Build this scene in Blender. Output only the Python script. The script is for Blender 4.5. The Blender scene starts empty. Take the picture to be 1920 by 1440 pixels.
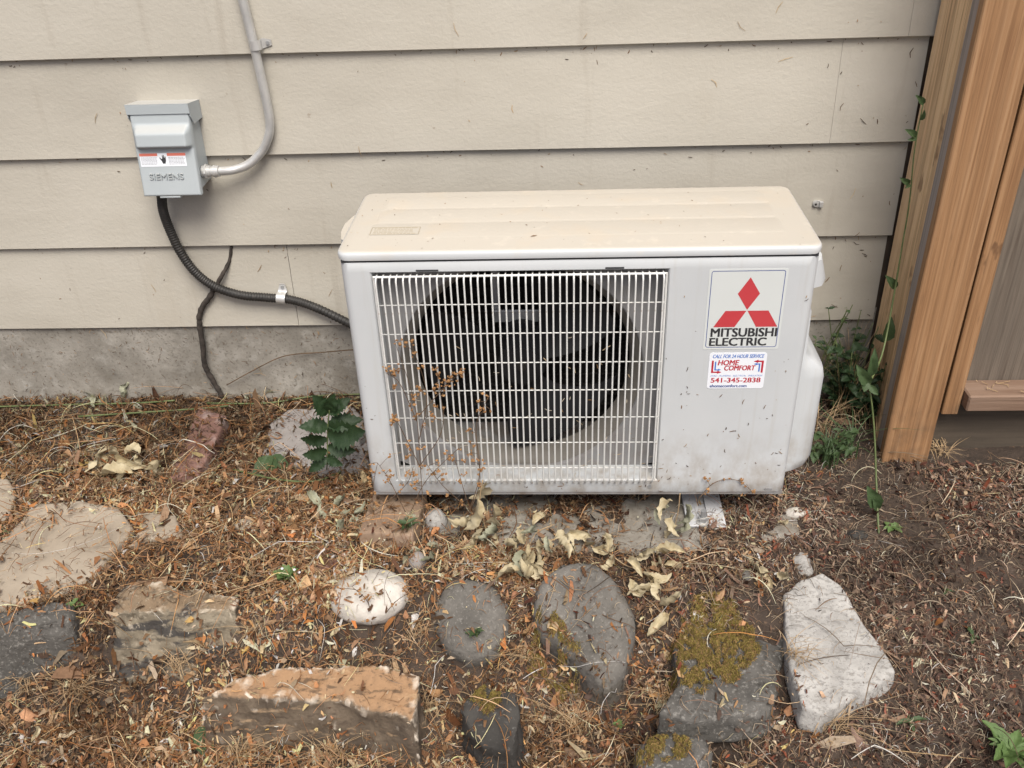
import bpy, bmesh, math, random
import numpy as np
from mathutils import Vector, Matrix, noise
from mathutils.bvhtree import BVHTree
random.seed(7); rng = np.random.default_rng(7)
R = math.radians
S = bpy.context.scene
COL = S.collection

# ---------------------------------------------------------------- camera, sky, sun, exposure
CAM = np.array([0.37178296, -1.40355012, 1.13028103])
ROT = np.array([[0.99857391, 0.00748411, 0.05285953], [0.04081514, 0.5312137, -0.84625417], [-0.03441317, 0.84720481, 0.53015068]])
FPX = 1719.2
cd = bpy.data.cameras.new('camera'); cam = bpy.data.objects.new('camera', cd); COL.objects.link(cam)
m4 = Matrix.Identity(4)
for i in range(3):
    for j in range(3): m4[i][j] = ROT[i, j]
    m4[i][3] = CAM[i]
cam.matrix_world = m4
cd.sensor_width = 36; cd.lens = FPX*36/1920; cd.clip_start = .02; cd.clip_end = 200
S.camera = cam
SUN_AZ, SUN_EL = 14, 57            # azimuth of the sun from -Y towards +X, elevation
w = bpy.data.worlds.new('World'); S.world = w; w.use_nodes = True
nt = w.node_tree; bg = nt.nodes['Background']
sky = nt.nodes.new('ShaderNodeTexSky'); sky.sky_type = 'NISHITA'; sky.sun_disc = False
sky.sun_elevation = R(SUN_EL); sky.sun_rotation = R(180-SUN_AZ); sky.air_density = .7; sky.dust_density = 5.0; sky.ozone_density = .3
nt.links.new(sky.outputs[0], bg.inputs[0]); bg.inputs[1].default_value = .105
sd = bpy.data.lights.new('sun', 'SUN'); sd.energy = 2.8; sd.angle = R(32); sd.color = (1, .965, .885)
sun = bpy.data.objects.new('sun', sd); COL.objects.link(sun)
sv = Vector((math.sin(R(SUN_AZ))*math.cos(R(SUN_EL)), -math.cos(R(SUN_AZ))*math.cos(R(SUN_EL)), math.sin(R(SUN_EL))))
sun.rotation_euler = sv.to_track_quat('Z', 'Y').to_euler(); sun.location = (2, -3, 5)
S.view_settings.view_transform = 'Standard'; S.view_settings.look = 'None'; S.view_settings.gamma = 1
S.view_settings.exposure = 0.40
S.render.engine = 'CYCLES'

# ---------------------------------------------------------------- photo pixel -> direction helpers
def ray(u, v): return ROT @ np.array([(u-960)/FPX, (720-v)/FPX, -1.0])
def hit(u, v, P0, n):
    d = ray(u, v); n = np.array(n, float); t = n @ (np.array(P0, float)-CAM)/(n @ d); return CAM+t*d
def ony(u, v, y): return hit(u, v, (0, y, 0), (0, 1, 0))
def onz(u, v, z): return hit(u, v, (0, 0, z), (0, 0, 1))
def onx(u, v, x): return hit(u, v, (x, 0, 0), (1, 0, 0))
YW = .45
def onwall(u, v, off=0): return ony(u, v, YW-off)
def sst(t): t = min(1, max(0, t)); return t*t*(3-2*t)
def gz(x, y):
    k = 1-sst((x-.62)/.25)
    kl = 1-sst((x+.16)/.16); km = sst((x+.12)/.15)*(1-sst((x-.55)/.2))
    z = -.082-(.03+(.115+.045*kl)*k)*sst((-.175-.045*kl-y)/(.20-.08*kl)) - .05*(1-k)*sst((-.05-y)/.5)
    z -= .03*km*sst((-.15-y)/.12)
    z -= .022*math.exp(-((x-.83)/.10)**2-((y+.2)/.12)**2)
    z += .012*sst((y-.3)/.12)
    z += .010*(noise.noise(Vector((x*5, y*5, 3.1))))+.005*noise.noise(Vector((x*17, y*17, 1.7)))+.002*noise.noise(Vector((x*60, y*60, 4)))
    return z
def gpx(u, v):
    z = -.09
    for i in range(25):
        P = onz(u, v, z); z = .5*z+.5*gz(P[0], P[1])
    return onz(u, v, z)

# ---------------------------------------------------------------- materials
MATS = {}
def pmat(name, cols, scale=8, detail=8, rough=.8, stretch=(1, 1, 1), specks=(), bump=.15, bscale=180, metallic=0, attr=False, distort=0, rvar=.1, trans=None, topdust=None, bdist=.002, bstretch=(1, 1, 1), spec=.5, edge=None, rings=None, splash=None):
    m = bpy.data.materials.new(name); m.use_nodes = True; n = m.node_tree; N = n.nodes; L = n.links
    b = N['Principled BSDF']; tc = N.new('ShaderNodeTexCoord')
    def mp(st):
        q = N.new('ShaderNodeMapping'); q.inputs['Scale'].default_value = st; L.new(tc.outputs['Object'], q.inputs[0]); return q.outputs[0]
    def tex(sc, st=(1, 1, 1), det=6, dis=0, rg=.6):
        t = N.new('ShaderNodeTexNoise'); t.inputs['Scale'].default_value = sc; t.inputs['Detail'].default_value = det; t.inputs['Distortion'].default_value = dis; t.inputs['Roughness'].default_value = rg
        L.new(mp(st), t.inputs['Vector']); return t.outputs['Fac']
    if attr:
        a = N.new('ShaderNodeAttribute'); a.attribute_name = 'Col'
        mx = N.new('ShaderNodeMix'); mx.data_type = 'RGBA'; mx.blend_type = 'MULTIPLY'; mx.inputs['Factor'].default_value = .6
        rp = N.new('ShaderNodeValToRGB'); rp.color_ramp.elements[0].position = .3; rp.color_ramp.elements[1].position = .75
        rp.color_ramp.elements[0].color = (.55, .5, .45, 1); rp.color_ramp.elements[1].color = (1.3, 1.25, 1.2, 1)
        L.new(tex(scale), rp.inputs[0]); L.new(a.outputs['Color'], mx.inputs['A']); L.new(rp.outputs[0], mx.inputs['B']); c = mx.outputs['Result']
    else:
        rp = N.new('ShaderNodeValToRGB'); cr = rp.color_ramp
        while len(cr.elements) < len(cols): cr.elements.new(.5)
        for e, (p, cc) in zip(cr.elements, cols): e.position = p; e.color = (*cc, 1)
        L.new(tex(scale, stretch, detail, distort), rp.inputs[0]); c = rp.outputs[0]
    def over(c, fac, col):
        mx = N.new('ShaderNodeMix'); mx.data_type = 'RGBA'; L.new(fac, mx.inputs['Factor']); L.new(c, mx.inputs['A']); mx.inputs['B'].default_value = (*col, 1); return mx.outputs['Result']
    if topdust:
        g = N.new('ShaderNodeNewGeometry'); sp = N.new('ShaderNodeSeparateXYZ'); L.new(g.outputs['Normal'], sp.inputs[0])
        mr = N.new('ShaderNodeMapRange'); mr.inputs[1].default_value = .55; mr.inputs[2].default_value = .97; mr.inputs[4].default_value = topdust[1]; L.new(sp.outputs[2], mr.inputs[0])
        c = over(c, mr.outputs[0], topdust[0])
    for (sc, th, wd, col, amt, st) in specks:
        mr = N.new('ShaderNodeMapRange'); mr.inputs[1].default_value = th; mr.inputs[2].default_value = th+wd; mr.inputs[4].default_value = amt
        L.new(tex(sc, st, 4), mr.inputs[0]); c = over(c, mr.outputs[0], col)
    if rings:
        wv = N.new('ShaderNodeTexWave'); wv.wave_type = 'BANDS'; wv.bands_direction = 'X'; wv.inputs['Scale'].default_value = rings[0]; wv.inputs['Distortion'].default_value = rings[1]; wv.inputs['Detail'].default_value = 3; wv.inputs['Detail Scale'].default_value = 1.2
        L.new(mp((1, 1, rings[2])), wv.inputs['Vector']); mr = N.new('ShaderNodeMapRange'); mr.inputs[1].default_value = .55; mr.inputs[2].default_value = 1; mr.inputs[4].default_value = rings[3]; L.new(wv.outputs['Fac'], mr.inputs[0]); c = over(c, mr.outputs[0], rings[4])
    if splash:
        g = N.new('ShaderNodeNewGeometry'); sp = N.new('ShaderNodeSeparateXYZ'); L.new(g.outputs['Position'], sp.inputs[0])
        mr = N.new('ShaderNodeMapRange'); mr.inputs[1].default_value = splash[0]; mr.inputs[2].default_value = splash[1]; mr.inputs[3].default_value = 0; mr.inputs[4].default_value = 1; L.new(sp.outputs[2], mr.inputs[0])
        m2 = N.new('ShaderNodeMapRange'); m2.inputs[1].default_value = .42; m2.inputs[2].default_value = .75; L.new(tex(splash[4], (1, 1, .6), 8), m2.inputs[0])
        mm = N.new('ShaderNodeMath'); mm.operation = 'MULTIPLY'; L.new(mr.outputs[0], mm.inputs[0]); L.new(m2.outputs[0], mm.inputs[1]); m3 = N.new('ShaderNodeMath'); m3.operation = 'MULTIPLY'; L.new(mm.outputs[0], m3.inputs[0]); m3.inputs[1].default_value = splash[3]; c = over(c, m3.outputs[0], splash[2])
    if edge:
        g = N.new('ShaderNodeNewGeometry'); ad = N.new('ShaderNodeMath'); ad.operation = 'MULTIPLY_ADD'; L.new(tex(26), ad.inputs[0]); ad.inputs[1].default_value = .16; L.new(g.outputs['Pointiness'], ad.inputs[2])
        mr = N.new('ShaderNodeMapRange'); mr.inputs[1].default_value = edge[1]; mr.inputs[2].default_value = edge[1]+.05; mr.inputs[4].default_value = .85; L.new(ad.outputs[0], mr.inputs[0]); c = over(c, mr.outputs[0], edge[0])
    L.new(c, b.inputs['Base Color'])
    b.inputs['Metallic'].default_value = metallic; b.inputs['Specular IOR Level'].default_value = spec
    mr = N.new('ShaderNodeMapRange'); mr.inputs[3].default_value = rough-rvar; mr.inputs[4].default_value = min(1, rough+rvar); L.new(tex(scale*3+3), mr.inputs[0]); L.new(mr.outputs[0], b.inputs['Roughness'])
    if bump:
        bp = N.new('ShaderNodeBump'); bp.inputs['Strength'].default_value = bump; bp.inputs['Distance'].default_value = bdist
        L.new(tex(bscale, bstretch, 5), bp.inputs['Height']); L.new(bp.outputs[0], b.inputs['Normal'])
    if trans:
        tr = N.new('ShaderNodeBsdfTranslucent'); L.new(c, tr.inputs[0]); ms = N.new('ShaderNodeMixShader'); ms.inputs[0].default_value = trans
        L.new(b.outputs[0], ms.inputs[1]); L.new(tr.outputs[0], ms.inputs[2]); L.new(ms.outputs[0], N['Material Output'].inputs[0])
    MATS[name] = m; return m
O3 = (1, 1, 1)
pmat('siding', [(.25, (.352, .327, .278)), (.5, (.432, .407, .352)), (.75, (.50, .475, .418))], scale=2.2, rough=.62, stretch=(.6, 1, 1.6),
     specks=[(38, .72, .05, (.22, .17, .12), .5, O3), (160, .75, .03, (.13, .09, .06), .7, (1, 1, .7)), (9, .60, .2, (.31, .275, .225), .55, (2.2, 1, .22)), (5, .62, .2, (.34, .29, .22), .35, (1, 1, .5))],
     bump=.45, bscale=110, bstretch=(1, 1, 1.2), bdist=.002)
pmat('concrete', splash=(.06, -.08, (.10, .08, .055), .85, 18), cols=[(.25, (.15, .138, .118)), (.5, (.24, .224, .196)), (.75, (.35, .33, .295))], scale=9, rough=.9, specks=[(28, .54, .12, (.36, .345, .315), .5, O3), (140, .56, .08, (.12, .105, .085), .6, O3), (60, .66, .06, (.10, .075, .055), .7, O3), (22, .64, .1, (.12, .10, .08), .5, (1, 1, 2)), (90, .7, .05, (.42, .41, .38), .6, O3)], bump=.5, bscale=90, bdist=.003)
pmat('sheathing', [(.3, (.05, .035, .025)), (.7, (.09, .065, .045))], scale=12, bump=.3, bscale=60)
pmat('white_paint', [(.3, (.485, .51, .53)), (.7, (.54, .56, .575))], scale=4, rough=.42, splash=(.16, -.01, (.27, .215, .155), .95, 34), specks=[(30, .56, .2, (.44, .43, .40), .35, (2.5, 2.5, .12)), (150, .74, .03, (.25, .2, .15), .7, O3), (14, .62, .25, (.5, .47, .42), .4, (1, 1, .6))], bump=.05, bscale=300, rvar=.08)
pmat('lid_paint', [(.3, (.50, .525, .545)), (.7, (.56, .58, .595))], scale=4, rough=.5, specks=[(9, .52, .2, (.52, .43, .32), .35, O3), (30, .6, .12, (.62, .57, .49), .3, O3), (160, .73, .03, (.3, .24, .18), .7, O3), (60, .72, .03, (.42, .33, .22), .6, O3)], bump=.06, bscale=260, topdust=((.455, .418, .357), .9))
pmat('bell_grey', [(.3, (.13, .12, .105)), (.7, (.18, .168, .15))], scale=6, rough=.6, specks=[(90, .68, .06, (.1, .08, .06), .8, O3)])
pmat('shroud_grey', [(.3, (.215, .215, .218)), (.7, (.28, .28, .285))], scale=6, rough=.6, splash=(.2, 0, (.13, .09, .06), .9, 22), specks=[(90, .68, .06, (.16, .12, .08), .8, O3), (12, .6, .2, (.3, .26, .2), .5, O3)])
pmat('wire_white', [(.3, (.60, .605, .59)), (.7, (.68, .685, .67))], scale=9, rough=.45, specks=[(120, .68, .05, (.3, .22, .14), .7, O3)], bump=0)
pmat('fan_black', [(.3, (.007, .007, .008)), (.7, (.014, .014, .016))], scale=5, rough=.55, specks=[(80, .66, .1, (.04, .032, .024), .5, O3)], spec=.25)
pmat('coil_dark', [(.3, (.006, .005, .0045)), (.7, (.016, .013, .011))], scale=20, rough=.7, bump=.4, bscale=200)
pmat('steel', [(.3, (.50, .50, .49)), (.7, (.62, .62, .61))], scale=30, rough=.36, metallic=.45, specks=[(60, .66, .08, (.3, .29, .27), .5, O3)], bump=.05, bscale=150)
pmat('dull_steel', [(.3, (.34, .35, .36)), (.7, (.46, .47, .48))], scale=30, rough=.4, metallic=.5, bump=.1, bscale=150)
pmat('box_grey', [(.3, (.36, .40, .42)), (.7, (.41, .45, .47))], scale=5, rough=.48, specks=[(120, .73, .04, (.2, .17, .13), .6, O3)], bump=.06, bscale=250, topdust=((.50, .47, .42), .55))
pmat('black_rubber', [(.3, (.014, .013, .012)), (.7, (.03, .028, .026))], scale=30, rough=.55, specks=[(60, .64, .1, (.10, .085, .07), .5, O3)])
pmat('bark_black', [(.3, (.018, .015, .013)), (.7, (.06, .048, .04))], scale=50, rough=.9, bump=.8, bscale=120)
pmat('twig_brown', [(.3, (.06, .035, .02)), (.7, (.15, .095, .055))], scale=50, rough=.85)
pmat('wood', [(.30, (0.1706, 0.0830, 0.0361)), (.45, (0.2884, 0.1550, 0.0705)), (.6, (0.3586, 0.2070, 0.1041)), (.8, (0.4039, 0.2550, 0.1410))], scale=7, stretch=(20, 20, .30), rings=(17, 9, .04, .4, (.17, .085, .035)), splash=(.16, -.1, (.07, .05, .035), .8, 40), rough=.75, distort=.5, specks=[(13, .645, .03, (.12, .06, .028), .8, (1, 1, .4)), (60, .58, .1, (.24, .125, .055), .55, (3, 3, .06)), (150, .60, .1, (.16, .085, .04), .55, (2, 2, .12)), (30, .6, .08, (.20, .095, .04), .7, (3.5, 3.5, .10)), (5, .64, .15, (.15, .08, .04), .5, (1, 1, .5))], bump=.5, bscale=40, bstretch=(5, 5, .15), bdist=.003)
pmat('wood_brightened', [(.30, (0.495, 0.311, 0.157)), (.45, (0.711, 0.482, 0.277)), (.65, (0.800, 0.583, 0.351)), (.8, (0.661, 0.414, 0.220))], scale=6, stretch=(18, 18, .30), rings=(15, 10, .05, .4, (.22, .12, .055)), splash=(.16, -.1, (.07, .05, .035), .8, 40), rough=.75, distort=.6, specks=[(11, .64, .03, (.17, .09, .045), .7, (1, 1, .45)), (60, .58, .1, (.24, .125, .055), .55, (3, 3, .06)), (150, .60, .1, (.16, .085, .04), .55, (2, 2, .12)), (22, .62, .08, (.25, .13, .06), .7, (3, 3, .12))], bump=.5, bscale=40, bstretch=(5, 5, .15), bdist=.003)  # post wood colour lightened to make up for shade on its left face
pmat('wood_grey', [(.3, (0.093, 0.072, 0.055)), (.5, (0.146, 0.119, 0.094)), (.75, (0.198, 0.165, 0.130))], scale=7, stretch=(20, 20, .30), rings=(13, 8, .04, .22, (.06, .05, .04)), splash=(.16, -.1, (.07, .05, .035), .8, 40), rough=.85, distort=1.2, specks=[(28, .62, .1, (.09, .07, .055), .6, (3, 3, .12))], bump=.6, bscale=40, bstretch=(5, 5, .15), bdist=.003)
pmat('wood_lilac', [(.3, (.22, .185, .165)), (.5, (.31, .27, .25)), (.75, (.38, .335, .31))], scale=7, stretch=(20, 20, .30), rough=.85, distort=1, bump=.5, bscale=40, bstretch=(5, 5, .15), bdist=.003)
pmat('wood_rail', [(.3, (0.147, 0.087, 0.057)), (.5, (0.208, 0.136, 0.095)), (.75, (0.245, 0.173, 0.130))], scale=3.5, stretch=(.6, 9, 9), rough=.8, distort=1, specks=[(28, .64, .1, (.12, .07, .04), .6, (.12, 3, 3))], bump=.5, bscale=40, bstretch=(.15, 5, 5), bdist=.003)
pmat('wood_dark', [(.3, (.05, .04, .03)), (.7, (.12, .095, .07))], scale=4, stretch=(.6, 9, 9), rough=.9, bump=.5, bscale=60, bdist=.003)
pmat('soil', [(.25, (.022, .015, .011)), (.5, (.05, .035, .026)), (.75, (.10, .072, .054))], scale=14, rough=.97, specks=[(90, .6, .1, (.19, .12, .075), .7, O3)], bump=.9, bscale=120, bdist=.006)
def stone(name, a, b, c, sc=9, specks=(), **k): return pmat(name, [(.28, a), (.5, b), (.72, c)], scale=sc, rough=.88, specks=specks, bump=k.get('bump', .6), bscale=k.get('bscale', 90), bdist=.003, topdust=k.get('top'), edge=k.get('edge'))
stone('stone_grey', (0.0697, 0.0648, 0.0574), (0.1353, 0.1263, 0.1132), (0.1927, 0.1804, 0.1640), sc=9, specks=[(190, .56, .12, (.28, .265, .24), .5, O3), (120, .58, .1, (.06, .055, .048), .55, O3), (6, .54, .15, (.10, .078, .046), .7, O3), (13, .58, .12, (.065, .058, .05), .6, O3)], bump=.9)
stone('stone_dark', (0.0165, 0.0154, 0.0138), (0.0358, 0.0330, 0.0297), (0.0660, 0.0616, 0.0550), specks=[(120, .6, .12, (.22, .21, .2), .4, O3), (6, .58, .15, (.09, .075, .035), .55, O3)])
stone('stone_slab_dark', (0.0432, 0.0410, 0.0374), (0.0756, 0.0713, 0.0648), (0.1188, 0.1123, 0.1037), sc=14, bump=.9, specks=[(160, .54, .12, (.25, .24, .22), .6, O3), (90, .58, .1, (.035, .032, .028), .7, O3), (6, .6, .15, (.07, .055, .035), .5, O3)])
stone('stone_white', (.36, .33, .29), (.52, .49, .445), (.64, .61, .57), sc=14, bump=.8, specks=[(60, .62, .1, (.28, .24, .2), .6, O3), (6, .58, .2, (.42, .34, .25), .5, O3)])
stone('stone_pale', (.25, .242, .23), (.36, .35, .333), (.45, .44, .42), sc=18, bump=.9, specks=[(70, .54, .08, (.22, .21, .195), .75, (1, 1.6, 1)), (150, .57, .06, (.18, .17, .16), .7, O3), (25, .66, .05, (.2, .19, .18), .6, O3), (150, .64, .08, (.62, .62, .62), .5, O3)])
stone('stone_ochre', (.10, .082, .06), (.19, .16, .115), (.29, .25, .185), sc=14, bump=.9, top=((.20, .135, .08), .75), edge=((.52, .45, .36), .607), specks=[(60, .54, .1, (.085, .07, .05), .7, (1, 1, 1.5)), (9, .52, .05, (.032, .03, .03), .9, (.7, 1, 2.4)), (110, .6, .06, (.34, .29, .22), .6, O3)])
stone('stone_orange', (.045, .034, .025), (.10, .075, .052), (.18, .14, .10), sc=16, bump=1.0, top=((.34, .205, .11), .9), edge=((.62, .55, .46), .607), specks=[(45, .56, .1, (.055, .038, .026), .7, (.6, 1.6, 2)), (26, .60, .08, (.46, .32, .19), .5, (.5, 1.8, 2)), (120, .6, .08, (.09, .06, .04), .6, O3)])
stone('flag_tan', (.23, .19, .145), (.31, .262, .205), (.38, .33, .265), sc=6, specks=[(40, .64, .08, (.22, .165, .115), .6, O3), (5, .6, .15, (.26, .20, .14), .5, O3)], bump=.3)
stone('flag_grey', (.20, .185, .175), (.28, .26, .25), (.36, .34, .325), sc=6, specks=[(40, .64, .08, (.12, .09, .065), .6, O3)], bump=.4)
stone('brick_red', (.11, .06, .048), (.17, .092, .074), (.24, .145, .12), sc=18, specks=[(9, .56, .12, (.36, .32, .31), .6, O3), (60, .66, .06, (.1, .06, .04), .6, O3)])
stone('brick_tan', (.17, .115, .08), (.27, .19, .13), (.35, .27, .2), sc=12, specks=[(9, .56, .15, (.27, .17, .14), .6, O3), (60, .63, .06, (.1, .08, .04), .6, O3)])
pmat('moss', [(.3, (.10, .085, .022)), (.5, (.19, .165, .045)), (.75, (.28, .245, .08))], scale=40, rough=.98, attr=False, bump=.9, bscale=250, bdist=.004)
pmat('litter', [], scale=160, rough=.85, attr=True, bump=.25, bscale=300, trans=.15, spec=.25)
pmat('dry_leaf', [(.3, (.26, .19, .10)), (.45, (.44, .37, .23)), (.58, (.55, .48, .325)), (.75, (.62, .56, .41))], scale=38, rough=.8, specks=[(60, .66, .06, (.25, .17, .09), .6, O3)], bump=.4, bscale=160, trans=.2)
pmat('dry_leaf_green', [(.3, (.14, .14, .085)), (.5, (.34, .345, .25)), (.75, (.42, .42, .32))], scale=45, rough=.8, bump=.4, bscale=160, trans=.2)
pmat('straw', [(.3, (.26, .165, .085)), (.7, (.46, .34, .20))], scale=60, rough=.7, bump=.1)
pmat('seed_brown', [(.3, (.27, .13, .05)), (.7, (.46, .27, .12))], scale=80, rough=.8, trans=.2)
def green(name, a, b, tr=.3): pmat(name, [(.3, a), (.7, b)], scale=35, rough=.5, bump=.3, bscale=140, trans=tr, specks=[(70, .7, .05, (.2, .2, .12), .4, O3)])
green('leaf_dark', (0.0187, 0.0416, 0.0153), (0.0340, 0.0680, 0.0255)); green('leaf_mid', (.048, .085, .034), (.085, .135, .055)); green('leaf_light', (.10, .17, .05), (.16, .25, .085)); green('stem_green', (.075, .105, .035), (.14, .17, .065), .1)
pmat('sticker_grey', [(.3, (.58, .61, .605)), (.7, (.62, .65, .645))], scale=6, rough=.4, bump=0, specks=[(140, .72, .04, (.3, .26, .2), .5, O3)])
pmat('sticker_white', [(.3, (.74, .77, .83)), (.7, (.78, .81, .86))], scale=6, rough=.35, bump=0)
pmat('ink_black', [(.3, (.025, .026, .03)), (.7, (.04, .041, .045))], scale=6, rough=.5, bump=0)
pmat('ink_red', [(.3, (.47, .045, .055)), (.7, (.53, .06, .07))], scale=6, rough=.45, bump=0, specks=[(160, .73, .02, (.65, .45, .42), .8, O3)])
pmat('ink_red_deep', [(.3, (.42, .02, .04)), (.7, (.46, .03, .05))], scale=6, rough=.45, bump=0)
pmat('ink_blue', [(.3, (.06, .16, .52)), (.7, (.08, .2, .56))], scale=6, rough=.45, bump=0)
pmat('ink_navy', [(.3, (.04, .07, .25)), (.7, (.05, .09, .3))], scale=6, rough=.45, bump=0)
pmat('ink_grey', [(.3, (.3, .31, .33)), (.7, (.36, .37, .39))], scale=6, rough=.45, bump=0)
pmat('ink_lidgrey', [(.3, (.30, .26, .18)), (.7, (.36, .31, .22))], scale=6, rough=.45, bump=0)
pmat('ink_orange', [(.3, (.62, .17, .12)), (.7, (.68, .2, .15))], scale=6, rough=.45, bump=0)
pmat('petal_white', [(.3, (.7, .7, .72)), (.7, (.78, .78, .8))], scale=6, rough=.6, bump=0)
pmat('rail_white', [(.3, (.48, .49, .51)), (.7, (.58, .59, .61))], scale=20, rough=.5, specks=[(60, .64, .08, (.2, .13, .08), .8, O3)], bump=.2)

# ---------------------------------------------------------------- object helpers
OFF = {}
def thing(name, label, cat, loc=(0, 0, 0), group=None, kind=None):
    o = bpy.data.objects.new(name, None); COL.objects.link(o); o.location = loc; o.empty_display_size = .02
    OFF[o] = np.array(loc, float); tag(o, label, cat, group, kind); return o
def tag(o, label=None, cat=None, group=None, kind=None):
    if label: o['label'] = label
    if cat: o['category'] = cat
    if group: o['group'] = group
    if kind: o['kind'] = kind
    return o
def add(name, V, F, mat, parent=None, smooth=False, label=None, cat=None, group=None, kind=None, auto=None):
    V = np.array([tuple(v) for v in V], float).reshape(-1, 3)
    if parent is None: off = np.array([(V[:, 0].min()+V[:, 0].max())/2, (V[:, 1].min()+V[:, 1].max())/2, V[:, 2].min()])
    else: off = OFF[parent]
    me = bpy.data.meshes.new(name); me.from_pydata((V-off).tolist(), [], [tuple(f) for f in F]); me.update()
    me.materials.append(MATS[mat])
    if smooth: me.shade_smooth()
    if auto is not None: me.shade_smooth(); me.set_sharp_from_angle(angle=R(auto))
    o = bpy.data.objects.new(name, me); COL.objects.link(o)
    if parent is not None: o.parent = parent
    else: o.location = off
    OFF[o] = off
    return tag(o, label, cat, group, kind)
def addbm(name, bm, mat, parent=None, **k):
    bm.verts.index_update(); V = [v.co.copy() for v in bm.verts]; F = [[v.index for v in f.verts] for f in bm.faces]; bm.free()
    return add(name, V, F, mat, parent, **k)
def inst(name, mesh, loc, parent, rot=(0, 0, 0), scale=(1, 1, 1)):
    o = bpy.data.objects.new(name, mesh); COL.objects.link(o)
    if parent is not None: o.parent = parent; o.location = np.array(loc)-OFF[parent]
    else: o.location = loc
    o.rotation_euler = rot; o.scale = scale; OFF[o] = np.array(loc, float); return o
def box(x0, x1, y0, y1, z0, z1, bev=0, seg=2):
    bm = bmesh.new(); bmesh.ops.create_cube(bm, size=1)
    for v in bm.verts: v.co = Vector(((x0+x1)/2+v.co.x*(x1-x0), (y0+y1)/2+v.co.y*(y1-y0), (z0+z1)/2+v.co.z*(z1-z0)))
    if bev: bmesh.ops.bevel(bm, geom=bm.edges[:], offset=bev, segments=seg, affect='EDGES', profile=.5)
    return bm
def join(bms):
    bm = bmesh.new()
    for b in bms:
        b.verts.index_update(); mp = [bm.verts.new(v.co) for v in b.verts]
        for f in b.faces:
            try: bm.faces.new([mp[v.index] for v in f.verts])
            except ValueError: pass
        b.free()
    bm.verts.index_update(); return bm
def tube(path, rad, ns=10, cap=True):
    P = [Vector(p) for p in path]; n = len(P); rad = [rad]*n if not hasattr(rad, '__len__') else rad
    V = []; F = []; up = None
    for i in range(n):
        t = (P[min(i+1, n-1)]-P[max(i-1, 0)]).normalized()
        if up is None: up = t.orthogonal().normalized()
        up = (up-t*up.dot(t)).normalized(); sd_ = t.cross(up)
        for k in range(ns):
            a = 2*math.pi*k/ns; V.append(P[i]+(up*math.cos(a)+sd_*math.sin(a))*rad[i])
    for i in range(n-1):
        for k in range(ns): F.append((i*ns+k, i*ns+(k+1) % ns, (i+1)*ns+(k+1) % ns, (i+1)*ns+k))
    if cap: F.append(tuple(range(ns))[::-1]); F.append(tuple((n-1)*ns+k for k in range(ns)))
    return V, F
def spline(pts, n=40):
    P = [np.array(p, float) for p in pts]; P = [2*P[0]-P[1]]+P+[2*P[-1]-P[-2]]; out = []
    m = len(P)-3
    for i in range(n+1):
        s = i/n*m; k = min(int(s), m-1); t = s-k; a, b, c, d = P[k:k+4]
        out.append(.5*((2*b)+(-a+c)*t+(2*a-5*b+4*c-d)*t*t+(-a+3*b-3*c+d)*t**3))
    return out
def merge(lst):
    V = []; F = []
    for v, f in lst:
        o = len(V); V += [tuple(q) for q in v]; F += [tuple(i+o for i in q) for q in f]
    return V, F
def rrect(x0, x1, y0, y1, r, n=5):
    out = []
    for cx, cy, a0 in ((x1-r, y0+r, -90), (x1-r, y1-r, 0), (x0+r, y1-r, 90), (x0+r, y0+r, 180)):
        for i in range(n+1): a = R(a0+90*i/n); out.append((cx+r*math.cos(a), cy+r*math.sin(a)))
    return out
def loft(rings, close=True):
    n = len(rings[0]); V = [p for r in rings for p in r]; F = []
    for i in range(len(rings)-1):
        for k in range(n): F.append((i*n+k, i*n+(k+1) % n, (i+1)*n+(k+1) % n, (i+1)*n+k))
    if close: F.append(tuple(range(n))[::-1]); F.append(tuple((len(rings)-1)*n+k for k in range(n)))
    return V, F
def cyl(c, ax, r, h, ns=20):
    c = Vector(c); ax = Vector(ax).normalized(); return tube([c, c+ax*h], r, ns)
def bmv(bm):
    bm.verts.index_update(); r = ([v.co.copy() for v in bm.verts], [[v.index for v in f.verts] for f in bm.faces]); bm.free(); return r
def plate_xz(pts, y, th=.0008):      # flat sticker/plate on a plane facing -y
    n = len(pts); a = [(p[0], y-th, p[-1]) for p in pts]; b = [(p[0], y, p[-1]) for p in pts]
    return a+b, [tuple(range(n))]+[(k, k+n, (k+1) % n+n, (k+1) % n) for k in range(n)]
FONT = None
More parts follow.
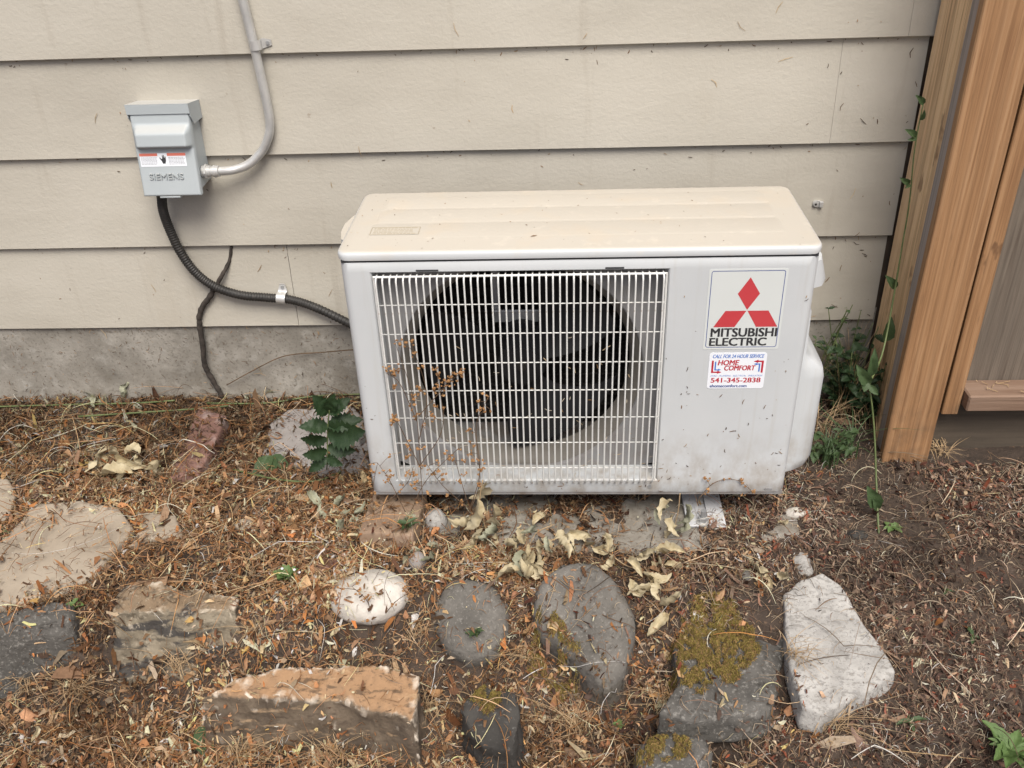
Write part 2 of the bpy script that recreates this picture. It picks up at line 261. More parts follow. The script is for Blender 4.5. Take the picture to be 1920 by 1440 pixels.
def text(body, x0, x1, z0, h, y, mat, parent, name='lettering', shear=0, offset=.0, th=.0002, bold=0., M=None):
    cu = bpy.data.curves.new('txt', 'FONT'); cu.body = body; cu.size = 1; cu.extrude = 0; cu.offset = offset; cu.shear = shear; cu.resolution_u = 3
    o = bpy.data.objects.new('txt', cu); COL.objects.link(o); dg = bpy.context.evaluated_depsgraph_get(); dg.update()
    me = bpy.data.meshes.new_from_object(o.evaluated_get(dg)); bpy.data.objects.remove(o); 
    co = np.array([v.co[:] for v in me.vertices]); F = [list(p.vertices) for p in me.polygons]; bpy.data.meshes.remove(me)
    mn = co.min(0); mx = co.max(0); sx = (x1-x0)/(mx[0]-mn[0]); sz = h/(mx[1]-mn[1])
    V = [(x0+(c[0]-mn[0])*sx, y, z0+(c[1]-mn[1])*sz) for c in co]
    if th > .0005:
        n = len(V); V2 = [(a, b+th, c) for a, b, c in V]; from collections import Counter
        ec = Counter(); 
        for f in F:
            for a, b in zip(f, f[1:]+f[:1]): ec[(a, b)] += 1
        sideF = [(a, a+n, b+n, b) for (a, b) in ec if (b, a) not in ec]
        V = V+V2; F = F+sideF
    if bold:
        V0, F0 = list(V), list(F); n0 = len(V0)
        for q, (da, db) in enumerate(((1, 0), (0, 1), (1, 1)), 1):
            V = V+[(a+bold*da, b-4e-5*q, c+bold*db*.5) for a, b, c in V0]; F = F+[tuple(i+n0*q for i in f) for f in F0]
    if M is not None: V = [M @ Vector(v) for v in V]
    return add(name, V, F, mat, parent)

# ================================================================ ground
def axis(lo, hi, step, far0, far1):
    a = list(np.arange(lo, hi, step)); b = []; c = []; s = step; v = lo
    while v > far0: s *= 1.5; v -= s; b.append(max(v, far0))
    v = hi; s = step; c = [hi]
    while v < far1: s *= 1.5; v += s; c.append(min(v, far1))
    return b[::-1]+a+c
xs = axis(-1.15, 1.55, .012, -40, 40); ys = axis(-.72, .47, .012, -40, 40)
V = [(x, y, gz(x, y) if -3 < y < 1 and -3 < x < 3 else -.2) for y in ys for x in xs]; nx = len(xs)
F = [(j*nx+i, j*nx+i+1, (j+1)*nx+i+1, (j+1)*nx+i) for j in range(len(ys)-1) for i in range(nx-1)]
GROUND = add('ground', V, F, 'soil', smooth=True, kind='structure')
tag(GROUND, 'bare brown soil of the side yard', 'ground')

# ================================================================ house wall
house = thing('house', 'beige lap sided house wall on a bare concrete foundation', 'house', (0, .45, -.08))
Z0, EX = .1319, .2025
seams = {1: [(548, 540)], 3: [(1546, 330)], 4: [(1688, 150)], 5: [(1712, 50)], 2: []}
ends = {1: 1.074, 2: 1.079, 3: 1.080, 4: 1.088, 5: 1.096}
for k in range(1, 13):
    zb = Z0+(k-1)*EX; zt = zb+EX+.02
    cuts = [-4.0]+[float(onwall(*q)[0]) for q in seams.get(k, [])]+[ends.get(k, 1.085)]
    for i in range(len(cuts)-1):
        gp = .0006 if k == 1 else .00025; x0 = cuts[i]+(gp if i else 0); x1 = cuts[i+1]-(gp if i < len(cuts)-2 else 0)
        n = max(2, int((x1-x0)/.06)); V = []; F = []
        for j in range(n+1):
            x = x0+(x1-x0)*j/n; wv = .0012*noise.noise(Vector((x*2.3, k*7.1, 0)))+.0008*noise.noise(Vector((x*9, k*3.3, 2)))
            dz = .0011*noise.noise(Vector((x*1.7, k*5.2, 5)))
            prof = [(YW+.011, zb+dz), (YW+.002, zb+dz), (YW, zb+.0018+dz), (YW+.0005, zb+.006+dz), (YW+.0125, zt), (YW+.020, zt)]
            V += [(x, a+wv, b) for a, b in prof]
        for j in range(n):
            for q in range(5): F.append((j*6+q, (j+1)*6+q, (j+1)*6+q+1, j*6+q+1))
        F.append(tuple(range(6))[::-1]); F.append(tuple(n*6+q for q in range(6)))
        F = [f[::-1] for f in F]
        add('siding_board', V, F, 'siding', house, auto=30)
V = []; F = []; n = 120
for j in range(n+1):
    x = -4+5.08*j/n
    for z in (-.35, -.12, -.07, -.04, 0, .05, .1, .16):
        V.append((x, YW+.008+.004*noise.noise(Vector((x*3, z*5, 0)))-.010*sst((-.03-z)/.04), z))
for j in range(n):
    for q in range(7): F.append((j*8+q, (j+1)*8+q, (j+1)*8+q+1, j*8+q+1))
add('foundation', V, F, 'concrete', house, smooth=True)
addbm('sheathing', box(-4, 1.062, YW+.021, YW+.08, .1, 2.6), 'sheathing', house)
addbm('corner_board', box(1.062, 1.16, YW+.013, YW+.07, -.1, 2.6, .002), 'sheathing', house)

# small wall clip
P = onwall(1533, 384, .004); x, y, z = P
yc = YW+.001
clip = thing('wall_clip', 'small galvanised clip screwed to the siding beyond the air conditioner', 'clip', (x, yc, z-.006))
pl = rrect(x-.009, x+.010, z-.0068, z+.0068, .006)
V, F = plate_xz(pl, yc+.004, .005); add('plate', V, F, 'steel', clip)
addbm('folded_end', box(x+.004, x+.012, yc-.006, yc+.002, z-.0065, z+.0065, .0015), 'steel', clip)
V, F = cyl((x-.003, yc-.001, z), (0, -1, 0), .0052, .002, 16); s_ = add('screw_head', V, F, 'steel', clip, auto=30)
V, F = cyl((x-.003, yc-.003, z), (0, -1, 0), .0026, .0006, 6); add('socket', V, F, 'black_rubber', s_)

# ================================================================ fence
fence = thing('wooden_fence', 'new cedar fence section with weathered pickets beside the house corner', 'fence', (1.10, .2, -.1))
def plank(name, x0, x1, y0, y1, z0, z1, mat, bev=.002, ax=2, wav=.0015):
    bm = box(x0, x1, y0, y1, z0, z1, bev, 1)
    for t in range(6):
        es = [e for e in bm.edges if abs(e.verts[0].co[ax]-e.verts[1].co[ax]) > .12]
        if es: bmesh.ops.subdivide_edges(bm, edges=es, cuts=1)
    for v in bm.verts:
        p = v.co.copy(); s = p[ax]
        v.co.x += wav*noise.noise(Vector((s*4, x0*9, y0*7))) if ax == 2 else 0
        v.co.y += wav*noise.noise(Vector((s*5, x0*5, y0*11+4)))
        if ax == 0: v.co.z += wav*noise.noise(Vector((s*4, z0*9, 1)))
    return addbm(name, bm, mat, fence, auto=30)
plank('front_board', 1.056, 1.152, .200, .221, -.11, 2.0, 'wood')
plank('trim_board', 1.1655, 1.199, .219, .244, .03, 2.0, 'wood')
# lilac-grey weathered strip with a waney pale edge, then the broad post face beyond it
plank('backing_post', 1.1005, 1.160, .2225, .2605, -.11, 2.0, 'wood_dark')
plank('weathered_strip', 1.066, 1.10, .2225, .272, -.11, 2.0, 'wood_lilac')
V = []; F = []; n = 70
for j in range(n+1):
    z = -.11+2.11*j/n; wv = .008*noise.noise(Vector((z*3.2, 1, 1)))+.004*noise.noise(Vector((z*9, 2, 1)))
    V += [(1.10, .2735, z), (1.070, .2735, z), (1.0655, .281+wv*.4, z), (1.068, .292+wv, z), (1.0745, .302+wv, z), (1.076, .36, z), (1.077, .432, z), (1.10, .432, z)]
for j in range(n):
    for q in range(7): F.append((j*8+q, j*8+q+1, (j+1)*8+q+1, (j+1)*8+q))
F.append(tuple(range(8))); F.append(tuple(n*8+q for q in range(8))[::-1])
add('post', V, F, 'wood_brightened', fence, auto=50)
xp = 1.201
for i in range(9):
    wd = .135+.006*random.random(); plank('picket', xp if i else 1.10, xp+wd, .262+.002*(i % 2), .282+.002*(i % 2), .046 if i else .046, 1.85, 'wood_grey'); xp += wd+.004
plank('bottom_rail', 1.2015, 2.5, .196, .2605, .052, .090, 'wood_rail', .003, 0)
plank('kickboard', 1.1655, 2.5, .262, .282, -.13, .044, 'wood_dark', .002, 0)
plank('far_post', 2.35, 2.44, .29, .38, -.1, 2.0, 'wood')

# ================================================================ stones
STONES = []
def rough(bm, step, amp, seed, freq=14, passes=5, maxf=None):
    bmesh.ops.triangulate(bm, faces=bm.faces[:])
    for i in range(passes):
        es = [e for e in bm.edges if e.calc_length() > step]
        if not es: break
        bmesh.ops.subdivide_edges(bm, edges=es, cuts=1); bmesh.ops.triangulate(bm, faces=[f for f in bm.faces if len(f.verts) > 3])
    bmesh.ops.beautify_fill(bm, faces=bm.faces[:], edges=bm.edges[:])
    bm.normal_update(); s = Vector((seed*3.7, seed*1.9, seed*.7))
    d = []
    for v in bm.verts:
        p = v.co*freq+s; d.append(v.normal*amp*(noise.noise(p)+.5*noise.noise(p*2.3)+.28*noise.noise(p*5.7)+.15*noise.noise(p*13)))
    for v, q in zip(bm.verts, d): v.co += q
def slab(name, label, px, P0, tilt, depth, mat, bev=.008, amp=.003, lean=0., seed=1, step=.014, freq=14, cat='stone', group=None, tiltx=0, smooth=True, seg=2):
    n = (math.sin(R(tiltx)), -math.sin(R(tilt)), math.cos(R(tilt))); T = [hit(u, v, P0, n) for u, v in px]
    c = np.mean(T, 0); bm = bmesh.new(); tv = [bm.verts.new(p) for p in T]
    bv = []
    for p in T:
        q = np.array(p); dr = (q-c); dr[2] = 0; q = q+dr*.05; q[1] -= lean; q[2] = min(q[2], c[2])-depth; bv.append(bm.verts.new(q))
    f = bm.faces.new(tv); bm.faces.new(bv[::-1]); k = len(tv)
    for i in range(k): bm.faces.new((tv[i], bv[i], bv[(i+1) % k], tv[(i+1) % k]))
    bmesh.ops.recalc_face_normals(bm, faces=bm.faces[:])
    if bev: bmesh.ops.bevel(bm, geom=bm.edges[:], offset=bev, segments=seg, affect='EDGES', profile=.5)
    rough(bm, step, amp, seed, freq)
    o = addbm(name, bm, mat, label=label, cat=cat, group=group, auto=60 if smooth else 25); STONES.append(o); return o
def boulder(name, label, c, r, mat, seed, sq=1, amp=.1, rot=0, cat='stone', group=None, fl=0, sub=4):
    bm = bmesh.new(); bmesh.ops.create_icosphere(bm, subdivisions=sub, radius=1); s = Vector((seed*5.1, seed*2.3, seed))
    for v in bm.verts:
        p = v.co.normalized(); q = Vector([math.copysign(abs(a)**sq, a) for a in p]); q *= 1+amp*noise.noise(p*1.3+s)+amp*.5*noise.noise(p*3+s)+amp*.14*noise.noise(p*9+s)+amp*.06*noise.noise(p*22+s)
        v.co = Vector((q.x*r[0], q.y*r[1], q.z*r[2]))
    bmesh.ops.rotate(bm, verts=bm.verts[:], matrix=Matrix.Rotation(rot, 3, 'Z')); bmesh.ops.translate(bm, verts=bm.verts[:], vec=Vector(c))
    o = addbm(name, bm, mat, label=label, cat=cat, group=group, smooth=True); STONES.append(o); return o
slab('flagstone', 'tan sandstone flagstone lying flush in the dry litter', [(60, 945), (150, 936), (222, 952), (250, 990), (208, 1040), (168, 1092), (80, 1122), (-30, 1135), (-60, 1060), (0, 1012), (38, 975)], (-.5, 0, -.071), 0, .05, 'flag_tan', .005, .002, seed=1, freq=9, cat='flagstone')
slab('flagstone', 'corner of a tan flagstone running out of view past the larger one', [(-60, 890), (15, 897), (30, 925), (18, 965), (-10, 990), (-60, 985)], (-.6, .1, -.071), 0, .05, 'flag_tan', .005, .002, seed=2, freq=9, cat='flagstone')
slab('flagstone', 'grey flagstone half buried behind the green bramble leaf', [(540, 765), (660, 760), (700, 800), (690, 870), (600, 880), (490, 850), (500, 800)], (-.2, .3, -.066), 0, .05, 'flag_grey', .006, .003, seed=3, cat='flagstone')
slab('flagstone', 'small brown flagstone between the tan flagstone and the fallen leaves', [(255, 955), (330, 965), (345, 1005), (270, 1010), (235, 1030), (262, 990)], (-.4, 0, -.074), 0, .04, 'flag_tan', .005, .002, seed=23, freq=9, cat='flagstone')
slab('brick', 'red brick lying askew in litter near the foundation', [(372, 762), (425, 778), (402, 830), (372, 888), (318, 895), (340, 836)], (-.46, .28, -.046), 6, .06, 'brick_red', .004, .0015, seed=4, cat='brick')
slab('brick', 'tan mossy brick wedged under the air conditioner foot', [(700, 925), (800, 925), (772, 1003), (672, 998)], (.02, -.03, -.046), 4, .055, 'brick_tan', .004, .0015, seed=5, cat='brick')
pad = slab('concrete_pad', 'rough grey concrete pad beneath the air conditioner', [(760, 850), (1470, 850), (1500, 1000), (1360, 1030), (1150, 1042), (900, 1035), (790, 1020)], (.4, .05, -.082), 0, .06, 'concrete', .006, .003, seed=6, step=.02, cat='pad')
slab('stone', 'dark lichened kerb stone at the end of the row beside the tan flagstone', [(-90, 1160), (0, 1146), (100, 1124), (140, 1130), (132, 1160), (0, 1180), (-90, 1195)], (-.62, -.24, -.075), 8, .2, 'stone_slab_dark', .008, .006, lean=.02, seed=7, freq=22, step=.011)
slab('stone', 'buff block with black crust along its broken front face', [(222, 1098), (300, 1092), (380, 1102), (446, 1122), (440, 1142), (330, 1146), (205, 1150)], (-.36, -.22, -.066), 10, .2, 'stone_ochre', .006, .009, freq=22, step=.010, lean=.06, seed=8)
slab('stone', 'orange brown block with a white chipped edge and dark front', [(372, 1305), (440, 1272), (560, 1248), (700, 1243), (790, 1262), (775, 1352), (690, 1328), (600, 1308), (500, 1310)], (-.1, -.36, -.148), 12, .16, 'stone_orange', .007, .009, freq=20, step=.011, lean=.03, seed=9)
boulder('stone', 'rounded white cobble poking out of the litter', (.018, -.185, -.098), (.073, .058, .045), 'stone_white', 3, amp=.16)
slab('stone', 'rounded grey boulder beside the white cobble', [(822, 1095), (850, 1072), (900, 1072), (945, 1100), (958, 1150), (940, 1210), (905, 1238), (850, 1232), (815, 1190), (806, 1140)], (.2, -.225, -.085), 38, .12, 'stone_grey', .034, .004, lean=-.05, seed=11, step=.010, seg=5, freq=18)
slab('stone', 'large pointed grey boulder with moss at its foot', [(1008, 1085), (1035, 1055), (1075, 1044), (1125, 1050), (1160, 1085), (1185, 1130), (1197, 1165), (1178, 1235), (1160, 1288), (1118, 1290), (1085, 1240), (1045, 1205), (1002, 1170), (998, 1120)], (.41, -.24, -.078), 34, .12, 'stone_grey', .026, .004, lean=-.04, seed=12, step=.010, seg=4, freq=18)
slab('stone', 'dark flat slab half covered by yellow moss', [(1285, 1165), (1330, 1143), (1400, 1148), (1482, 1166), (1472, 1230), (1452, 1300), (1440, 1340), (1290, 1352), (1235, 1335), (1275, 1270), (1262, 1210)], (.66, -.31, -.139), 12, .06, 'stone_slab_dark', .006, .006, seed=13, step=.010, freq=20)
slab('stone', 'flat pale granite slab resting on the bare soil', [(1468, 1112), (1500, 1088), (1542, 1073), (1576, 1095), (1622, 1172), (1655, 1215), (1680, 1257), (1640, 1287), (1540, 1337), (1505, 1325), (1482, 1240), (1475, 1180)], (.83, -.28, -.104), 9, .05, 'stone_pale', .005, .0022, seed=14, freq=22, step=.010)
boulder('stone', 'small bluish white stone touching the pale granite slab', (.826, -.085, -.118), (.027, .045, .03), 'stone_pale', 8, rot=.2, amp=.16)
slab('stone', 'black wedge shaped stone with a mossy crown', [(862, 1325), (905, 1285), (965, 1300), (978, 1345), (960, 1408), (905, 1400)], (.25, -.41, -.158), 24, .1, 'stone_dark', .004, .007, seed=15, freq=24, step=.010)
slab('stone', 'low mossy rock below the moss covered slab', [(1190, 1395), (1235, 1372), (1320, 1375), (1345, 1410), (1300, 1470), (1200, 1470)], (.5, -.46, -.17), 20, .08, 'stone_slab_dark', .012, .005, seed=16)
for lab, (u, v), r, mt, sd_ in (('smooth oval brown pebble above the grey boulder', (783, 1058), (.017, .017, .02), 'flag_grey', 4), ('purple pebble sunk in the litter behind the white cobble', (615, 1064), (.026, .016, .012), 'brick_red', 5),
        ('tan pebble lying among dead leaves beside the flagstone', (458, 988), (.02, .015, .012), 'flag_tan', 6), ('pale blue rock beside the tan brick', (818, 985), (.022, .025, .028), 'stone_pale', 7),
        ('tiny blue grey pebble in front of the pad', (1400, 1083), (.012, .01, .01), 'stone_grey', 9), ('small slate coloured pebble next to the pale blue rock', (864, 990), (.010, .01, .012), 'stone_grey', 10),
        ('flat white chip of rock beside the mounting rail', (1490, 965), (.022, .012, .012), 'stone_white', 12), ('brown chip lying on the bare soil past the granite slab', (1608, 1005), (.02, .012, .008), 'stone_dark', 13)):
    P = gpx(u, v); boulder('pebble', lab, (P[0], P[1], P[2]+r[2]*.35), r, mt, sd_, cat='pebble', sub=3)

# ================================================================ outdoor unit
W_, D_, H_ = .8, .275, .514
unit = thing('air_conditioner', 'white outdoor air conditioner unit with a wire fan grille', 'air conditioner', (.4, .14, -.045))
HX0, HX1, HZ0, HZ1, ZT = .050, .556, .030, .476, .4955
r = .016
path = []
def arc(cx, cy, a0, a1, n=6): return [(cx+r*math.cos(R(a0+(a1-a0)*i/n)), cy+r*math.sin(R(a0+(a1-a0)*i/n))) for i in range(n+1)]
path = [(.0, D_)]+arc(r, r, 180, 270)+[(HX0, 0), (HX1, 0), (.68, 0)]+arc(W_-r, r, 270, 360)+[(W_, D_)]
zl = [0, .004, HZ0, HZ1, ZT-.003, ZT]; ins = [.002, 0, 0, 0, 0, .0025]
V = []; F = []
for z, i_ in zip(zl, ins):
    for x, y in path: V.append((x+(i_ if x < .2 else -i_ if x > .7 else 0), y+(i_ if y < .1 else 0), z))
n = len(path); hc = path.index((HX0, 0))
for a in range(len(zl)-1):
    for k in range(n-1):
        if k == hc and a == 2: continue
        F.append((a*n+k, a*n+k+1, (a+1)*n+k+1, (a+1)*n+k))
# rolled edge of the grille opening
def frame_ring(d, y): return [(HX0+d, y, HZ0+d), (HX1-d, y, HZ0+d), (HX1-d, y, HZ1-d), (HX0+d, y, HZ1-d)]
b0 = len(V)
for d, y in ((0, 0), (.0015, .0015), (.003, .005), (.0035, .0455)): V += frame_ring(d, y)
for i in range(3):
    for k in range(4): F.append((b0+i*4+k, b0+i*4+(k+1) % 4, b0+(i+1)*4+(k+1) % 4, b0+(i+1)*4+k))
add('casing', V, F, 'white_paint', unit, auto=40)
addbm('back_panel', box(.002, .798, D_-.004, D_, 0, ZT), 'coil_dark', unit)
addbm('partition', box(.575, .578, .03, D_-.005, .002, ZT), 'coil_dark', unit)
addbm('base_pan', box(.003, .797, .003, D_-.003, -.006, .003), 'shroud_grey', unit)
for xf in (.145, .655):
    V, F = merge([bmv(box(xf-.045, xf+.045, .06, .25, -.030, -.0065, .002)), bmv(box(xf-.03, xf+.03, .05, .26, -.0355, -.0302, .001))])
    add('mounting_foot', V, F, 'bell_grey', unit)
# shroud with round mouth
fc = (.299, .249); fr = .196
V = []; F = []; n = 64; ysh = .046
def sqp(a):
    c, s = math.cos(a), math.sin(a); k = 1e9
    if c > 1e-9: k = min(k, (HX1-.001-fc[0])/c)
    if c < -1e-9: k = min(k, (HX0+.001-fc[0])/c)
    if s > 1e-9: k = min(k, (HZ1-.001-fc[1])/s)
    if s < -1e-9: k = min(k, (HZ0+.001-fc[1])/s)
    return (fc[0]+c*k, fc[1]+s*k)
for i in range(n):
    a = 2*math.pi*i/n; sx, sz = sqp(a)
    V.append((sx, ysh, sz))
    for rr, y in ((.228, ysh), (.226, ysh+.0005), (.2245, ysh+.002), (.2238, ysh+.004), (.2235, ysh+.006)):
        rr = min(rr, math.hypot(sx-fc[0], sz-fc[1])-.0005*(ysh+.06-y)/.05); V.append((fc[0]+rr*math.cos(a), y, fc[1]+rr*math.sin(a)))
for i in range(n):
    for q in range(5): F.append((i*6+q, i*6+q+1, ((i+1) % n)*6+q+1, ((i+1) % n)*6+q))
add('fan_shroud', V, F, 'shroud_grey', unit, auto=60)
V = []; F = []
for i in range(n):
    a = 2*math.pi*i/n; sx, sz = sqp(a); rm = math.hypot(sx-fc[0], sz-fc[1])-.001
    for rr, y in ((.2240, ysh+.0055), (.219, ysh+.010), (.211, ysh+.020), (.205, ysh+.032), (.203, ysh+.05)): V.append((fc[0]+min(rr, rm)*math.cos(a), y, fc[1]+min(rr, rm)*math.sin(a)))
for i in range(n):
    for q in range(4): F.append((i*5+q, i*5+q+1, ((i+1) % n)*5+q+1, ((i+1) % n)*5+q))
add('bell_mouth', V, F, 'bell_grey', unit, smooth=True)
V, F = merge([cyl((fc[0], .125, fc[1]), (0, -1, 0), .045, .055, 32), cyl((fc[0], .07, fc[1]), (0, -1, 0), .038, .006, 32)])
fanh = add('fan', V, F, 'fan_black', unit, auto=30)
for b in range(3):
    a0 = R(120*b+155); V = []; nr, na = 8, 14
    for sgn in (0, 1):
        for i in range(nr+1):
            rr = .042+(.192-.042)*i/nr; sw = R(78)*(.55+.45*i/nr); lead = R(28)*(i/nr)**1.5
            for j in range(na+1):
                t = j/na; a = a0+lead+sw*(t-.5); V.append((fc[0]+rr*math.cos(a), .075+.052*t+.006*math.sin(math.pi*t)+.0022*sgn, fc[1]+rr*math.sin(a)))
    F = []; m_ = (nr+1)*(na+1)
    for i in range(nr):
        for j in range(na):
            q = i*(na+1)+j; F.append((q, q+1, q+na+2, q+na+1)); F.append((m_+q, m_+q+na+1, m_+q+na+2, m_+q+1))
    for j in range(na): q = nr*(na+1)+j; F.append((q, q+1, m_+q+1, m_+q))
    for i in range(nr):
        for j in (0, na): q = i*(na+1)+j; F.append((q, q+na+1, m_+q+na+1, m_+q))
    add('blade', V, F, 'fan_black', fanh, auto=50)
V, F = merge([cyl((fc[0], .064, fc[1]), (0, -1, 0), .0065, .006, 6), cyl((fc[0], .0645, fc[1]), (0, -1, 0), .010, .002, 20)]); add('hub_nut', V, F, 'coil_dark', fanh)
# motor bracket and coil behind the fan
bl = ony(925, 590, .16); br_ = ony(1043, 590, .16)
V, F = merge([bmv(box(bl[0], bl[0]+.012, .158, .17, bl[2]-.005, .48, .001)), bmv(box(br_[0]-.012, br_[0], .158, .17, bl[2]-.005, .48, .001)), bmv(box(bl[0], br_[0], .15, .157, bl[2]-.012, bl[2]+.014, .002))])
add('motor_bracket', V, F, 'dull_steel', unit)
V, F = cyl((fc[0], .20, fc[1]), (0, -1, 0), .055, .065, 28); add('fan_motor', V, F, 'fan_black', unit, auto=30)
L_ = [bmv(box(.01, .57, .235, .26, .01, .49))]
for i in range(19): L_.append(tube([(.01, .232, .03+.025*i), (.57, .232, .03+.025*i)], .0035, 8))
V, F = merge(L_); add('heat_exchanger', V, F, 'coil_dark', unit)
# fan grille: every wire its own object
yg = -.013
gl = [(HX0+.007, yg+.009, HZ1-.0075), (HX1-.007, yg+.009, HZ1-.0075)]
V, F = merge([tube(gl, .0022, 8), tube([(HX0+.0055, .002, HZ1-.009), (HX0+.0055, .002, HZ0+.002)], .0022, 8), tube([(HX1-.0055, .002, HZ1-.009), (HX1-.0055, .002, HZ0+.002)], .0022, 8)])
gr = add('fan_grille', V, F, 'wire_white', unit, auto=60)
zz = [(0, yg+.024, HZ1-.0085), (0, yg+.012, HZ1-.0075), (0, yg+.004, HZ1-.0085), (0, yg+.0006, HZ1-.0125), (0, yg, HZ1-.020), (0, yg, HZ0+.016), (0, yg+.002, HZ0+.004), (0, yg+.012, HZ0-.003)]
V, F = tube(zz, .0016, 8)
me = bpy.data.meshes.new('wire_vertical'); me.from_pydata([tuple(v) for v in V], [], F); me.shade_smooth(); me.materials.append(MATS['wire_white'])
nw = 43
for i in range(nw):
    x = HX0+.0115+(HX1-HX0-.023)*i/(nw-1); o = inst('wire', me, (x+random.uniform(-.0004, .0004), random.uniform(-.0006, .0006), 0), gr)
V, F = tube([(HX0+.008, 0, 0), (HX1-.008, 0, 0)], .0011, 8)
me = bpy.data.meshes.new('wire_cross'); me.from_pydata([tuple(v) for v in V], [], F); me.shade_smooth(); me.materials.append(MATS['wire_white'])
for v in (570, 625, 680, 732, 783, 830, 877):
    z = float(ony(960, v, yg+.003)[2]); inst('cross_wire', me, (0, yg+.0031, z), gr)
for xk in ((780, 822), (1135, 1170)):
    a, b = ony(xk[0], 510, 0)[0], ony(xk[1], 509, 0)[0]; addbm('clip_slot', box(a, b, -.0008, .002, HZ1+.0005, HZ1+.0035), 'ink_black', unit)
# lid
def lid_ring(i_, z): return [(x, y, z) for x, y in rrect(-.003+i_, W_+.003-i_, -.003+i_, D_+.006-i_, .02-i_*.6)]
V, F = loft([lid_ring(.003, ZT+.0018), lid_ring(.0005, ZT+.003), lid_ring(0, ZT+.006), lid_ring(0, H_-.007), lid_ring(.001, H_-.0035), lid_ring(.0035, H_-.001), lid_ring(.008, H_)])
parts = [(V, F)]
for (ya, yb, xa, xb) in ((.055, .118, .040, .752), (.124, .186, .045, .752), (.192, .252, .050, .752)):
    ring = lambda i_, z: [(x, y, z) for x, y in rrect(xa+i_, xb-i_, ya+i_, yb-i_, .006, 3)]
    parts.append(loft([ring(-.001, H_-.002), ring(0, H_), ring(.002, H_+.0005)]))
V, F = merge(parts); lid = add('lid', V, F, 'lid_paint', unit, auto=35)
addbm('seam', box(.004, W_-.004, .001, D_, ZT-.002, ZT+.004), 'ink_black', unit)
# side hand grips and service cover
def grip(s):
    prof = [(0, .02), (.012, .03), (.021, .06), (.021, .12), (.010, .19), (0, .23)]
    x0 = W_ if s > 0 else 0; zt, zb = (.476, .425)
    top = [(x0+s*a*.9, y, zt-.25*a) for a, y in prof]; bot = [(x0+s*a*1.5, y, zb) for a, y in prof]
    k = len(prof); V = top+bot; F = [(i, i+1, k+i+1, k+i) for i in range(k-1)]+[tuple(range(k)), tuple(range(k, 2*k))[::-1]]
    return V, F
V, F = grip(1); add('hand_grip', V, F, 'white_paint', unit, auto=40)
kx = [(0, .07), (-.012, .085), (-.0185, .12), (-.0185, .155), (-.010, .19), (0, .205)]
V = [(a, y, z) for z in (.47, H_-.012) for a, y in kx]; k = len(kx); F = [(i+1, i, k+i, k+i+1) for i in range(k-1)]+[tuple(range(k)), tuple(range(k, 2*k))[::-1]]
add('lid_tab', V, F, 'lid_paint', unit, auto=40)
rings = []
for z, p in ((.012, .0), (.014, .030), (.025, .052), (.045, .060), (.225, .060), (.243, .056), (.262, .036), (.275, .020), (.36, .018), (.375, .012), (.385, 0)):
    rings.append([(W_-.002, .045, z), (W_+p*.25, .046, z), (W_+p*.8, .052, z), (W_+p*.96, .062, z), (W_+p, .08, z), (W_+p, .22, z), (W_+p*.7, .25, z), (W_-.002, .255, z)])
V, F = loft(rings); add('service_cover', V, F, 'white_paint', unit, auto=50)
# casing small features
P = ony(1218, 912, 0); V, F = cyl((P[0], .0005, P[2]), (0, -1, 0), .004, .0022, 14); add('screw', V, F, 'dull_steel', unit, auto=30)
P = ony(1440, 917, 0); V, F = plate_xz(rrect(P[0]-.008, P[0]+.008, P[2]-.0022, P[2]+.0022, .002), -.0002, .0006); add('drain_slot', V, F, 'shroud_grey', unit)
# lid label
A = [onz(700, 428, H_), onz(791, 427, H_), onz(787, 441, H_), onz(688, 442, H_)]
x0, x1, y0, y1 = A[3][0]+.004, A[1][0]-.002, A[3][1], A[0][1]; zl_ = H_+.0008
def flatz(x0, x1, y0, y1, z, th=.0003): return bmv(box(x0, x1, y0, y1, z, z+th))
V, F = flatz(x0, x1, y0, y1, zl_); ll = add('caution_label', V, F, 'lid_paint', unit)
fr_ = [flatz(x0, x1, y0, y0+.0012, zl_+.0003), flatz(x0, x1, y1-.0012, y1, zl_+.0003), flatz(x0, x0+.0012, y0+.0013, y1-.0013, zl_+.0003), flatz(x1-.0012, x1, y0+.0013, y1-.0013, zl_+.0003)]
V, F = merge(fr_); add('border', V, F, 'ink_lidgrey', ll)
ln = []
for i in range(5):
    yy = y0+.005+i*(y1-y0-.009)/4; xx = x0+.005
    while xx < x1-.012:
        l = random.uniform(.003, .010); ln.append(flatz(xx, min(xx+l, x1-.005), yy-.001, yy+.001, zl_+.0003, .0002)); xx += l+.0015
V, F = merge(ln); add('fine_print', V, F, 'ink_lidgrey', ll)
